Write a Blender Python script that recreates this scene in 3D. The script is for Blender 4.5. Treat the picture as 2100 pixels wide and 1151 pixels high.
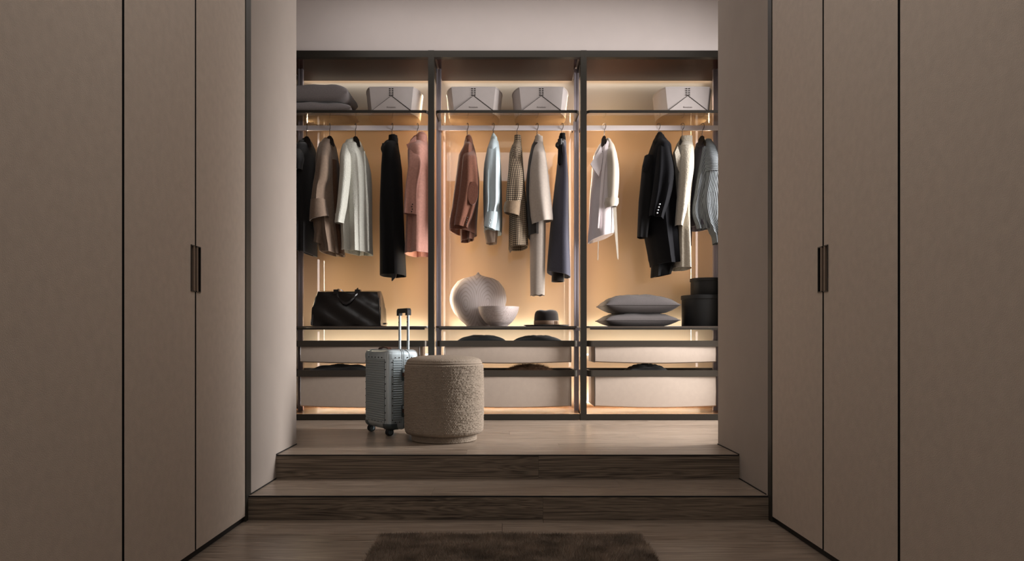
import bpy, bmesh, math, random
import numpy as np
from mathutils import Vector, Matrix
for o in list(bpy.data.objects): bpy.data.objects.remove(o)
scene = bpy.context.scene
COL = scene.collection
PI = math.pi
FPX, VPX, HPY, CZ = 1500.0, 1030.0, 695.0, 0.89      # focal length, horizon and eye height read off the photograph

# ------------------------------------------------------------------ camera, world, lights, exposure
cd = bpy.data.cameras.new('camera'); cam = bpy.data.objects.new('camera', cd); COL.objects.link(cam)
cam.location = (0, 0, CZ); cam.rotation_euler = (PI/2, 0, 0)
cd.sensor_width = 36; cd.lens = 36*FPX/2100; cd.shift_x = (1050-VPX)/2100; cd.shift_y = (HPY-575.5)/2100
cd.clip_start = .02
scene.camera = cam
wd = bpy.data.worlds.new('world'); scene.world = wd; wd.use_nodes = True
wd.node_tree.nodes['Background'].inputs[0].default_value = (.8, .9, 1, 1)
wd.node_tree.nodes['Background'].inputs[1].default_value = .3
vs = scene.view_settings
scene.display_settings.display_device = 'sRGB'
vs.view_transform = 'Standard'; vs.look = 'None'; vs.exposure = 0; vs.gamma = 1; vs.use_curve_mapping = False

def area(name, loc, direction, sx, sy, power, color, spread=PI):
    l = bpy.data.lights.new(name, 'AREA'); l.shape = 'RECTANGLE'; l.size = sx; l.size_y = sy
    l.energy = power; l.color = color; l.spread = spread
    o = bpy.data.objects.new(name, l); COL.objects.link(o); o.location = loc
    o.rotation_euler = Vector(direction).to_track_quat('-Z', 'Y').to_euler()
    return o
# daylight from the dressing room's window, on the right beyond the opening
area('window_daylight', (3.28, 5.02, 1.95), (-1, .20, -.42), 1.0, 2.6, 125, (1, .965, .955), PI*.5)
# unseen overhead fill softening the dressing room
area('dressing_room_overhead_fill', (.2, 5.1, 3.58), (0, 0.1, -1), 3.0, .5, 13, (1, .95, .93))
# added fill for the front room: one overhead, one behind the camera
area('front_room_overhead_fill', (.03, 2.3, 3.58), (0, .12, -1), 2.2, 2.6, 34, (1, .97, .945))
area('front_room_rear_fill', (.03, -2.1, 1.75), (0, 1, 0), 3.6, 3.2, 15, (1, .97, .945))

# ------------------------------------------------------------------ helpers
def lin(c):
    return tuple((v/255/12.92 if v <= 10.3 else ((v/255+.055)/1.055)**2.4) for v in c)
def X(px, y): return (px-VPX)*y/FPX
def Z(py, y): return CZ+(HPY-py)*y/FPX

MATS = {}
def node_mat(name):
    m = bpy.data.materials.new(name); m.use_nodes = True
    nt = m.node_tree
    return m, nt, nt.nodes['Principled BSDF']
def mat(name, rgb, rough=.6, metal=0., spec=.4, var=0., vscale=20., bump=0., bscale=200., coat=0., sheen=0., stretch=(1, 1, 1), uv=False):
    m, nt, p = node_mat(name)
    c = lin(rgb)
    p.inputs['Base Color'].default_value = (*c, 1)
    p.inputs['Roughness'].default_value = rough; p.inputs['Metallic'].default_value = metal
    p.inputs['Specular IOR Level'].default_value = spec
    p.inputs['Coat Weight'].default_value = coat; p.inputs['Coat Roughness'].default_value = .0
    if sheen:
        p.inputs['Sheen Weight'].default_value = sheen; p.inputs['Sheen Roughness'].default_value = .5
    tc = nt.nodes.new('ShaderNodeTexCoord'); mp = nt.nodes.new('ShaderNodeMapping')
    nt.links.new(tc.outputs['UV' if uv else 'Object'], mp.inputs[0]); mp.inputs['Scale'].default_value = stretch
    if var:
        n = nt.nodes.new('ShaderNodeTexNoise'); n.inputs['Scale'].default_value = vscale; n.inputs['Detail'].default_value = 5
        r = nt.nodes.new('ShaderNodeValToRGB')
        r.color_ramp.elements[0].position = .3; r.color_ramp.elements[1].position = .7
        r.color_ramp.elements[0].color = (*[v*(1-var) for v in c], 1); r.color_ramp.elements[1].color = (*[min(1, v*(1+var)) for v in c], 1)
        nt.links.new(mp.outputs[0], n.inputs[0]); nt.links.new(n.outputs[0], r.inputs[0]); nt.links.new(r.outputs[0], p.inputs['Base Color'])
    if bump:
        n = nt.nodes.new('ShaderNodeTexNoise'); n.inputs['Scale'].default_value = bscale; n.inputs['Detail'].default_value = 3
        b = nt.nodes.new('ShaderNodeBump'); b.inputs['Strength'].default_value = bump; b.inputs['Distance'].default_value = .004
        nt.links.new(mp.outputs[0], n.inputs[0]); nt.links.new(n.outputs[0], b.inputs['Height']); nt.links.new(b.outputs[0], p.inputs['Normal'])
    return m
def emit(name, rgb, s):
    m, nt, p = node_mat(name)
    p.inputs['Base Color'].default_value = (*lin(rgb), 1)
    p.inputs['Emission Color'].default_value = (*lin(rgb), 1); p.inputs['Emission Strength'].default_value = s
    return m
def wood(name, dark, light, along='x', rough=.4, scale=1., spec=.4):
    """Straight grain running along one axis, shifted and toned per board."""
    m, nt, p = node_mat(name); N = nt.nodes.new; L = nt.links.new
    tc = N('ShaderNodeTexCoord'); oi = N('ShaderNodeObjectInfo')
    add = N('ShaderNodeVectorMath'); add.operation = 'ADD'
    mul = N('ShaderNodeVectorMath'); mul.operation = 'SCALE'; mul.inputs[0].default_value = (13, 7, 5)
    L(oi.outputs['Random'], mul.inputs['Scale']); L(tc.outputs['Object'], add.inputs[0]); L(mul.outputs[0], add.inputs[1])
    mp = N('ShaderNodeMapping'); s = [14*scale, 14*scale, 14*scale]; s['xyz'.index(along)] = .55*scale
    mp.inputs['Scale'].default_value = s; L(add.outputs[0], mp.inputs[0])
    n1 = N('ShaderNodeTexNoise'); n1.inputs['Scale'].default_value = 1.1; n1.inputs['Detail'].default_value = 4; n1.inputs['Distortion'].default_value = .8
    L(mp.outputs[0], n1.inputs[0])
    w = N('ShaderNodeMath'); w.operation = 'MULTIPLY'; w.inputs[1].default_value = 95; L(n1.outputs[0], w.inputs[0])
    sn = N('ShaderNodeMath'); sn.operation = 'SINE'; L(w.outputs[0], sn.inputs[0])
    mp2 = N('ShaderNodeMapping'); s2 = [160*scale]*3; s2['xyz'.index(along)] = 3*scale
    mp2.inputs['Scale'].default_value = s2; L(add.outputs[0], mp2.inputs[0])
    n2 = N('ShaderNodeTexNoise'); n2.inputs['Scale'].default_value = 1; n2.inputs['Detail'].default_value = 3; L(mp2.outputs[0], n2.inputs[0])
    a1 = N('ShaderNodeMath'); a1.operation = 'MULTIPLY_ADD'; a1.inputs[1].default_value = .13; L(sn.outputs[0], a1.inputs[0]); L(n2.outputs[0], a1.inputs[2])
    a2 = N('ShaderNodeMath'); a2.operation = 'MULTIPLY_ADD'; a2.inputs[1].default_value = .14; L(oi.outputs['Random'], a2.inputs[0]); L(a1.outputs[0], a2.inputs[2])
    r = N('ShaderNodeValToRGB'); r.color_ramp.elements[0].position = .28; r.color_ramp.elements[1].position = .78
    r.color_ramp.elements[0].color = (*lin(dark), 1); r.color_ramp.elements[1].color = (*lin(light), 1)
    L(a2.outputs[0], r.inputs[0]); L(r.outputs[0], p.inputs['Base Color'])
    p.inputs['Roughness'].default_value = rough; p.inputs['Specular IOR Level'].default_value = spec
    b = N('ShaderNodeBump'); b.inputs['Strength'].default_value = .12; b.inputs['Distance'].default_value = .002
    L(a1.outputs[0], b.inputs['Height']); L(b.outputs[0], p.inputs['Normal'])
    return m

WLOC = {}
def tag(o, label=None, cat=None, group=None, kind=None):
    if label: o['label'] = label
    if cat: o['category'] = cat
    if group: o['group'] = group
    if kind: o['kind'] = kind
    return o
def thing(name, label, cat, loc=(0, 0, 0), rz=0, group=None):
    o = bpy.data.objects.new(name, None); COL.objects.link(o); o.empty_display_size = .1
    o.location = loc; o.rotation_euler = (0, 0, rz); WLOC[o] = Vector(loc)
    return tag(o, label, cat, group)
def mk(name, bm, m, parent=None, smooth=False, world=True, label=None, kind=None, bevel=0, seg=2, loc=None):
    """Link a bmesh as ONE object. Coordinates are world ones (moved to the parent's base) unless world=False."""
    if bevel:
        es = [e for e in bm.edges if len(e.link_faces) == 2 and e.calc_face_angle(0) > .5]
        bmesh.ops.bevel(bm, geom=es, offset=bevel, segments=seg, affect='EDGES', profile=.5, clamp_overlap=True)
    origin = Vector((0, 0, 0))
    if world and parent is not None and parent in WLOC: origin = WLOC[parent]
    base = Vector(loc) if loc is not None else origin
    if base.length > 0 and world: bmesh.ops.translate(bm, verts=bm.verts, vec=-base)
    bmesh.ops.recalc_face_normals(bm, faces=bm.faces)
    me = bpy.data.meshes.new(name); bm.to_mesh(me); bm.free()
    if smooth:
        me.polygons.foreach_set('use_smooth', [True]*len(me.polygons))
        me.set_sharp_from_angle(angle=.75)
    if m: me.materials.append(m)
    o = bpy.data.objects.new(name, me); COL.objects.link(o)
    if parent is not None: o.parent = parent
    if world: o.location = base-origin; WLOC[o] = base
    else: WLOC[o] = Vector((0, 0, 0))
    if label: o['label'] = label
    if kind: o['kind'] = kind
    return o
def struct(name, bm, m, **k):
    o = mk(name, bm, m, **k); o['kind'] = 'structure'; return o
def copy_part(o, parent, loc):
    c = o.copy(); COL.objects.link(c); c.parent = parent; c.location = loc; return c
def box(x0, x1, y0, y1, z0, z1, bm=None):
    bm = bm or bmesh.new()
    v = [bm.verts.new((x, y, z)) for z in (z0, z1) for y in (y0, y1) for x in (x0, x1)]
    for f in ((0, 2, 3, 1), (4, 5, 7, 6), (0, 1, 5, 4), (2, 6, 7, 3), (0, 4, 6, 2), (1, 3, 7, 5)): bm.faces.new([v[i] for i in f])
    return bm
def prism(pts, axis, t0, t1, bm=None):
    """Extrude a polygon of 2-D points along an axis ('x','y' or 'z')."""
    bm = bm or bmesh.new()
    def P(a, b, t): return {'x': (t, a, b), 'y': (a, t, b), 'z': (a, b, t)}[axis]
    A = [bm.verts.new(P(a, b, t0)) for a, b in pts]; B = [bm.verts.new(P(a, b, t1)) for a, b in pts]
    bm.faces.new(A); bm.faces.new(B[::-1]); n = len(pts)
    for i in range(n): bm.faces.new((A[i], A[(i+1) % n], B[(i+1) % n], B[i]))
    return bm
def rings(bm, rs, cap0=True, cap1=True, closed=False):
    V = [[bm.verts.new(p) for p in r] for r in rs]; n = len(rs[0])
    for i in range(len(V)-1):
        for j in range(n):
            bm.faces.new((V[i][j], V[i][(j+1) % n], V[i+1][(j+1) % n], V[i+1][j]))
    if closed:
        for j in range(n): bm.faces.new((V[-1][j], V[-1][(j+1) % n], V[0][(j+1) % n], V[0][j]))
    else:
        if cap0: bm.faces.new(V[0][::-1])
        if cap1: bm.faces.new(V[-1])
    return bm
def lathe(prof, cx, cy, seg=48, bm=None, sy=1.):
    """prof: (radius, z) from bottom to top"""
    bm = bm or bmesh.new()
    return rings(bm, [[(cx+r*math.cos(2*PI*k/seg), cy+sy*r*math.sin(2*PI*k/seg), z) for k in range(seg)] for r, z in prof])
def tube(pts, r, seg=10, bm=None, closed=False):
    bm = bm or bmesh.new(); pts = [Vector(p) for p in pts]; rs = []; n = len(pts)
    rr = r if isinstance(r, (list, tuple)) else [r]*n
    up = None
    for i, p in enumerate(pts):
        a = pts[(i-1) % n] if closed else pts[max(i-1, 0)]; b = pts[(i+1) % n] if closed else pts[min(i+1, n-1)]
        t = (b-a).normalized()
        if up is None: up = t.orthogonal().normalized()
        up = (up-t*up.dot(t)).normalized(); s = t.cross(up)
        rs.append([p+rr[i]*(math.cos(2*PI*k/seg)*up+math.sin(2*PI*k/seg)*s) for k in range(seg)])
    return rings(bm, rs, closed=closed)
def strap(pts, w, t, wdir, bm=None):
    """Flat band swept along pts; wdir is its width direction."""
    bm = bm or bmesh.new(); pts = [Vector(p) for p in pts]; rs = []; n = len(pts); W = Vector(wdir).normalized()
    ww = w if isinstance(w, (list, tuple)) else [w]*n
    for i, p in enumerate(pts):
        tg = (pts[min(i+1, n-1)]-pts[max(i-1, 0)]).normalized(); nn = tg.cross(W).normalized()
        rs.append([p+W*ww[i]/2+nn*t/2, p-W*ww[i]/2+nn*t/2, p-W*ww[i]/2-nn*t/2, p+W*ww[i]/2-nn*t/2])
    return rings(bm, rs)
def rrect(hx, hy, r, n=6):
    out = []
    for cx, cy, a0 in ((hx-r, hy-r, 0), (-hx+r, hy-r, PI/2), (-hx+r, -hy+r, PI), (hx-r, -hy+r, 1.5*PI)):
        for k in range(n+1):
            a = a0+PI/2*k/n; out.append((cx+r*math.cos(a), cy+r*math.sin(a)))
    return out
def ball(bm, c, r, sx=1, sy=1, sz=1, u=8, v=6):
    bmesh.ops.create_uvsphere(bm, u_segments=u, v_segments=v, radius=r, matrix=Matrix.Translation(c) @ Matrix.Diagonal((sx, sy, sz, 1)))
    return bm
def catmull(rows, sub):
    P = [np.array(r, float) for r in rows]; out = []
    for i in range(len(P)-1):
        p0, p1, p2, p3 = P[max(i-1, 0)], P[i], P[i+1], P[min(i+2, len(P)-1)]
        for k in range(sub):
            t = k/sub
            v = .5*(2*p1+(p2-p0)*t+(2*p0-5*p1+4*p2-p3)*t*t+(3*p1-p0-3*p2+p3)*t**3)
            v[0] = p1[0]+(p2[0]-p1[0])*t
            out.append(v)
    out.append(P[-1]); return out

# ------------------------------------------------------------------ materials
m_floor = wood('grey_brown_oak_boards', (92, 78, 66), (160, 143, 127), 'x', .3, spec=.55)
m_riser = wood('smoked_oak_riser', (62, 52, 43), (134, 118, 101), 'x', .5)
m_wall = mat('warm_grey_plaster', (160, 149, 140), .85, var=.03, vscale=6, bump=.05, bscale=300)
m_ceil = mat('white_ceiling_paint', (215, 208, 202), .9)
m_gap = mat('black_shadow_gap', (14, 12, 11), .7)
m_door = mat('taupe_textured_lacquer', (192, 177, 163), .62, spec=.3, var=.05, vscale=26, bump=.3, bscale=300)
m_darkmetal = mat('bronze_anodised_frame', (56, 53, 48), .36, metal=.7, spec=.5)
m_endpanel = mat('dark_olive_end_panel', (46, 43, 37), .5)
m_plinth = mat('black_plinth', (18, 16, 15), .6)
m_handle = mat('burnished_handle', (20, 16, 14), .5)
m_lip = mat('pale_handle_lip', (118, 100, 86), .5)
m_alu = mat('polished_aluminium', (190, 182, 190), .32, metal=.6)
m_back = mat('amber_back_glass', (232, 192, 148), .5, spec=.3, coat=1.)
m_back.node_tree.nodes['Principled BSDF'].inputs['Coat IOR'].default_value = 1.8
m_backtop = mat('paler_back_tone', (214, 200, 180), .7, spec=.2)  # lighter look of the back above the shelf, put into the colour
m_top = mat('bronze_top_glass', (72, 45, 34), .14, spec=.15)
m_base = mat('amber_base_panel', (214, 164, 118), .25, spec=.5)
m_rail = mat('satin_aluminium_rail', (236, 229, 233), .4, metal=.1)
m_led = emit('led_strip', (255, 236, 228), 5.5)
m_ledsoft = emit('soft_led_strip', (255, 232, 206), 1.6)
m_tray = mat('dark_bronze_tray_rim', (74, 68, 61), .38, metal=.6)
m_trayin = mat('tray_inner', (120, 92, 70), .5)
m_leather = mat('taupe_leather_drawer', (170, 155, 142), .55, var=.03, vscale=30, bump=.12, bscale=500)
m_shelfdark = mat('dark_lower_shelf', (64, 56, 50), .3, spec=.5)
def glass_mat(name, tint):
    m, nt, p = node_mat(name); nt.nodes.remove(p); N = nt.nodes.new; L = nt.links.new
    tr = N('ShaderNodeBsdfTransparent'); tr.inputs[0].default_value = (*tint, 1)
    gl = N('ShaderNodeBsdfGlossy'); gl.inputs['Roughness'].default_value = .02
    fr = N('ShaderNodeFresnel'); ge = N('ShaderNodeNewGeometry')      # same reflection on both faces of the thin pane
    io = N('ShaderNodeMapRange'); io.inputs['To Min'].default_value = 1.45; io.inputs['To Max'].default_value = 1/1.45
    L(ge.outputs['Backfacing'], io.inputs['Value']); L(io.outputs[0], fr.inputs[0])
    mx = N('ShaderNodeMixShader'); L(fr.outputs[0], mx.inputs[0]); L(tr.outputs[0], mx.inputs[1]); L(gl.outputs[0], mx.inputs[2])
    L(mx.outputs[0], nt.nodes['Material Output'].inputs[0]); return m
m_glass = glass_mat('bronze_shelf_glass', (.97, .90, .78))
m_clear = glass_mat('clear_window_glass', (.97, .98, .98))

# ------------------------------------------------------------------ setting
# lower floor
fl = struct('floor', box(-2.1, 2.1, -2.2, 3.9, -.08, -.012), m_gap)
pl0 = None
for r in range(29):
    y1 = 3.738-.204*r; x = -2.1-.5*((r*37) % 5)/5
    while x < 2.1:
        xa, xb = max(x, -2.1), min(x+2.3, 2.1)
        if pl0 is None: pl0 = mk('plank', box(-1.149, 1.149, -.1011, .1011, -.0125, 0), m_floor, fl, loc=(0, 0, 0), world=False)
        if xb-xa > .1:
            c = pl0 if r == 0 and not pl0.get('used') else pl0.copy()
            if c is not pl0: COL.objects.link(c); c.parent = fl
            else: pl0['used'] = 1
            c.location = ((xa+xb)/2, y1-.102, 0); c.scale = ((xb-xa-.002)/2.298, 1, 1)
        x += 2.3
if 'used' in pl0: del pl0['used']
for c in fl.children:
    if 'used' in c: del c['used']
# two steps: boards on carcasses
YR1, YR2 = 3.588, 4.03; ZT1, ZT2 = .118, .250
def boards(parent, name, x0, x1, xs, y0, y1, z0, z1, m):
    cuts = [x0]+[x for x in xs if x0 < x < x1]+[x1]
    for a, b in zip(cuts, cuts[1:]):
        mk(name, box(a+.0003, b-.0003, y0, y1, z0, z1), m, parent, loc=((a+b)/2, (y0+y1)/2, z1))
XL, XR = -1.247, 1.307
st = struct('step_floor', box(XL-.02, XR+.02, YR1+.02, YR2+.1, -.01, ZT1-.0195), m_gap)
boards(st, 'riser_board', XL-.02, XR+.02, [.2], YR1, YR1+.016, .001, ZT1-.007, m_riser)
mk('edge_shadow', box(XL-.02, XR+.02, YR1+.003, YR1+.012, ZT1-.0069, ZT1-.0012), m_gap, st)  # dark strip drawn as the shadow line between riser and tread
boards(st, 'tread_board', XL, XR, [-.35], YR1+.0125, 3.80, ZT1-.019, ZT1, m_floor)
boards(st, 'tread_board', XL, XR, [.62], 3.8015, YR2+.02, ZT1-.019, ZT1, m_floor)
pf = struct('platform_floor', box(-3.3, 3.3, YR2+.02, 6.6, .0, ZT2-.02), m_gap)
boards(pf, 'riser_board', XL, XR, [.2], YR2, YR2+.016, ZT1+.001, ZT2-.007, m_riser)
mk('edge_shadow', box(XL, XR, YR2+.003, YR2+.012, ZT2-.0069, ZT2-.0012), m_gap, pf)  # the same drawn shadow line on the upper step
y = YR2; r = 0
for wdt in (.19, .075, .19, .19, .19, .19, .19, .19, .19, .19, .19):
    a, b = (XL, XR) if y+wdt < 4.43 else (-3.3, 3.3)
    boards(pf, 'plank', a, b, [-2.5+((r*1.37) % 2.2), -.2+((r*1.37) % 2.2), 1.9+((r*.7) % 1)], y+(.0125 if r == 0 else .0008), y+wdt-.0008, ZT2-.019, ZT2, m_floor)
    y += wdt; r += 1
# walls
HC = 3.62
wl = struct('wall_left', box(-3.3, XL, 3.63, 4.43, -.01, HC), m_wall)
wr = struct('wall_right', box(XR, 3.3, 3.60, 4.43, -.01, HC), m_wall)
struct('wall_back', box(-3.4, 3.4, 6.62, 6.72, 0, HC), m_wall)
struct('wall_bulkhead', box(-3.3, 3.3, 5.75, 6.62, 3.156, HC), mat('pale_bulkhead_paint', (206, 197, 193), .85, var=.02, vscale=6))
struct('wall_dressing_left', box(-3.4, -3.3, 4.43, 6.62, 0, HC), m_wall)
bm = bmesh.new()
for a in ((3.3, 3.4, 4.43, 4.50, 0, HC), (3.3, 3.4, 5.62, 6.62, 0, HC), (3.3, 3.4, 4.50, 5.62, 0, .5), (3.3, 3.4, 4.50, 5.62, 3.3, HC)): box(*a, bm=bm)
struct('wall_dressing_right', bm, m_wall)
wn = struct('window_1', box(3.36, 3.37, 4.50, 5.62, .5, 3.3), m_clear)
bm = bmesh.new()
for a in ((3.34, 3.39, 4.50, 4.54, .5, 3.3), (3.34, 3.39, 5.58, 5.62, .5, 3.3), (3.34, 3.39, 4.54, 5.58, .5, .54), (3.34, 3.39, 4.54, 5.58, 3.26, 3.3)): box(*a, bm=bm)
mk('window_frame', bm, m_darkmetal, wn)
struct('wall_room_left', box(-2.1, -2.0, -2.2, 3.63, 0, HC), m_wall)
struct('wall_room_right', box(2.05, 2.15, -2.2, 3.60, 0, HC), m_wall)
struct('wall_front', box(-2.1, 2.15, -2.3, -2.2, 0, HC), m_wall)
struct('ceiling', box(-3.4, 3.4, -2.3, 6.72, HC, HC+.1), m_ceil)
# thin dark strips drawn as the shadow line where the jambs meet the boards
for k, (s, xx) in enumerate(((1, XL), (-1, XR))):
    struct('shadow_strip_%d' % (2*k+1), box(min(xx, xx+s*.004), max(xx, xx+s*.004), YR1+.03, YR2+.002, ZT1, ZT1+.005), m_gap)
    struct('shadow_strip_%d' % (2*k+2), box(min(xx, xx+s*.004), max(xx, xx+s*.004), YR2+.002, 4.43, ZT2, ZT2+.005), m_gap)

# ------------------------------------------------------------------ tall door cabinets along the passage
def door_bm(side, xf, ya, yb, z0, z1, notch=None):
    """A door slab; notch=(edge y, width, z range) cuts the hand grip out of one edge."""
    if notch is None: pts = [(ya, z0), (yb, z0), (yb, z1), (ya, z1)]
    else:
        e, w, za, zb = notch
        if abs(e-ya) < 1e-6: pts = [(ya, z0), (yb, z0), (yb, z1), (ya, z1), (ya, zb), (ya+w, zb), (ya+w, za), (ya, za)]
        else: pts = [(ya, z0), (yb, z0), (yb, za), (yb-w, za), (yb-w, zb), (yb, zb), (yb, z1), (ya, z1)]
    return prism(pts, 'x', min(xf, xf-side*.024), max(xf, xf-side*.024))
def grip(door, side, xf, e, sgn, w, za, zb):
    """Recessed pull: dark cup, pale lip round it. sgn: which way the notch goes from the edge e."""
    a, b = sorted((e, e+sgn*w))
    bm = box(min(xf-side*.02, xf-side*.023), max(xf-side*.02, xf-side*.023), a, b, za, zb)
    h = mk('handle', bm, m_handle, door, label='dark recessed metal pull')
    bm = bmesh.new()
    t = .004
    o0, o1 = (xf-side*.02, xf+side*.003)
    xs = sorted((o0, o1))
    box(*xs, a, b, zb-t, zb, bm=bm); box(*xs, a, b, za, za+t, bm=bm)
    far = e+sgn*w
    box(*xs, *sorted((far, far-sgn*t)), za+t, zb-t, bm=bm)
    mk('pull_rim', bm, m_handle, h)
    near = e+sgn*w*.06
    bm = box(*sorted((xf-side*.016, xf+side*.002)), *sorted((near, near+sgn*w*.34)), za+t, zb-t)
    mk('pull_lip', bm, m_lip, h)
def cabinet(side, xf, edges, yend, label, grips, z1=3.3):
    """side +1: faces +x (stands on the left). edges: door limits from the far one to the near one."""
    xb = xf-side*.62
    t = thing('tall_cabinet', label, 'cabinet', ((xf+xb)/2, (edges[0]+edges[-1])/2, 0))
    x0, x1 = sorted((xf-side*.03, xb))
    mk('carcass', box(x0, x1, edges[-1]+.001, edges[0]-.001, .025, z1), m_plinth, t)
    x0, x1 = sorted((xf-side*.012, xb))
    mk('plinth', box(x0, x1, edges[-1]+.001, edges[0]+.0, 0, .024), m_plinth, t)
    g = .0065
    for i, (b, a) in enumerate(zip(edges, edges[1:])):
        nt = None; gr = grips.get(i)
        if gr == 'near': nt = (a+g, .04, 1.080, 1.268)
        if gr == 'far': nt = (b-g, .04, 1.080, 1.268)
        d = mk('door', door_bm(side, xf, a+g, b-g, .03, z1, nt), m_door, t)
        d.data.materials.append(m_gap)                  # dark edge profile round the slab
        for p_ in d.data.polygons:
            if abs(p_.normal.x) < .5: p_.material_index = 1
        if gr == 'near': grip(d, side, xf, a+g, 1, .04, 1.080, 1.268)
        if gr == 'far': grip(d, side, xf, b-g, -1, .04, 1.080, 1.268)
    if yend:
        x0, x1 = sorted((xf+side*.001, xb))
        mk('end_panel', box(x0, x1, edges[0]+.004, yend, 0, z1), m_endpanel, t)
    return t
cabinet(1, XL, [3.552, 2.974, 2.407], 3.628, 'tall taupe two-door cabinet and dark pull', {0: 'near', 1: 'far'})
cabinet(1, XL, [2.405, 1.35, .3], None, 'tall taupe cabinet', {})
cabinet(-1, XR, [3.545, 2.979, 2.411], 3.598, 'tall taupe two-door cabinet', {0: 'near', 1: 'far'})
cabinet(-1, XR, [2.409, 1.35, .3], None, 'tall taupe cabinet', {})
CABS = [o for o in bpy.data.objects if o.name.startswith('tall_cabinet')]
for o, l in zip(sorted(CABS, key=lambda o: o.name), (
        'tall taupe cabinet with two doors and dark pull, on the metal suitcase side',
        'tall taupe cabinet with wide plain doors, no pull, on the metal suitcase side',
        'tall taupe cabinet with two doors and dark pull, on the round black boxes side',
        'tall taupe cabinet with wide plain doors, no pull, on the round black boxes side')):
    o['label'] = l

# ------------------------------------------------------------------ illuminated wardrobe
YF, YB = 5.735, 6.38
PX = [-1.775, -.558, .6385, 1.862]
ZB0, ZB1, ZTOP0, ZTOP1 = .2505, .297, 3.10, 3.153
wf = thing('wardrobe_frame', 'dark bronze framed open wardrobe with amber lit back beyond the steps', 'wardrobe', (0, 6.05, ZB0))
for i, x in enumerate(PX):
    mk('post', box(x-.0235, x+.0235, YF, YF+.05, ZB0, ZTOP1), m_darkmetal, wf, bevel=.002, seg=1)
mk('top_rail', box(PX[0]-.0235, PX[3]+.0235, YF+.002, YF+.05, ZTOP0, ZTOP1-.001), m_darkmetal, wf, bevel=.002, seg=1)
for i in range(3):
    a, b = PX[i]+.0235, PX[i+1]-.0235
    mk('base_rail', box(a, b, YF+.003, YF+.04, ZB0+.004, ZB1), m_darkmetal, wf, bevel=.002, seg=1)
    mk('base_panel', box(a, b, YF+.04, YB, ZB1-.025, ZB1-.003), m_base, wf)
    mk('top_panel', box(a+.012, b-.012, YF+.05, YB-.03, 3.13, 3.15), m_top, wf)
    mk('amber_back_panel', box(PX[i], PX[i+1], YB, YB+.02, ZB0, 2.72), m_back, wf)
    mk('paler_back_panel', box(PX[i], PX[i+1], YB, YB+.02, 2.72, ZTOP1), m_backtop, wf, label='paler cream upper back above the glass shelf')
    led = mk('top_led_strip', box(a+.02, b-.02, YB-.028, YB-.012, 3.138, 3.146), m_ledsoft, wf)
for x in PX[1:3]:
    mk('side_beam', box(x-.014, x+.014, YF+.05, YB, 3.095, 3.15), m_darkmetal, wf)
for x in (PX[0], PX[3]):
    s = 1 if x < 0 else -1
    x0, x1 = sorted((x+s*.014, x-s*.01))
    mk('end_panel', box(x0, x1, YF+.05, YB, ZB0, 3.15), m_darkmetal, wf)
UX = [(-1.674, -.589), (-.527, .616), (.668, 1.771)]
YU = 6.08
def upright_bm(x):
    pts = [(-.02, -.016), (-.008, -.016), (-.006, -.011), (.006, -.011), (.008, -.016), (.02, -.016), (.02, .016), (-.02, .016)]
    return prism([(x+p, YU+q) for p, q in pts], 'z', ZB1-.003, 3.13)
for u in UX:
    for x in u:
        o = mk('upright', upright_bm(x), m_alu, wf, label='polished aluminium upright')
        mk('led_strip', box(x-.009, x+.009, YU+.0162, YU+.0185, ZB1+.02, 3.08), m_led, o)
WARM = (1, .80, .56)
for k, u in enumerate(UX):
    cx = sum(u)/2
    for x, s in ((u[0], 1), (u[1], -1)):
        area('upright_led', (x+s*.05, YU+.01, 1.90), (s, -.05, 0), .02, 2.05, 5.0, WARM)
    area('base_led', (cx, 6.30, .33), (0, .3, 1), 1.0, .03, 4.6, (.86, .98, 1.06))
    area('tray_led', (cx, 6.26, .75), (0, .5, .9), 1.0, .03, 1.9, (.84, .98, 1.1))
    area('shelf_fill', (cx, 6.33, 1.0), (0, .30, 1), 1.0, .02, .9, (.9, .98, 1.0))  # added light to lift the lower back panel; no strip stands here
    area('top_led', (cx, YB-.035, 3.12), (0, .25, -1), 1.05, .02, .22, (.95, .97, 1))

BAYNAME = ('bay with the black holdall', 'bay with the wooden bowl', 'bay with the round black boxes')
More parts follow.
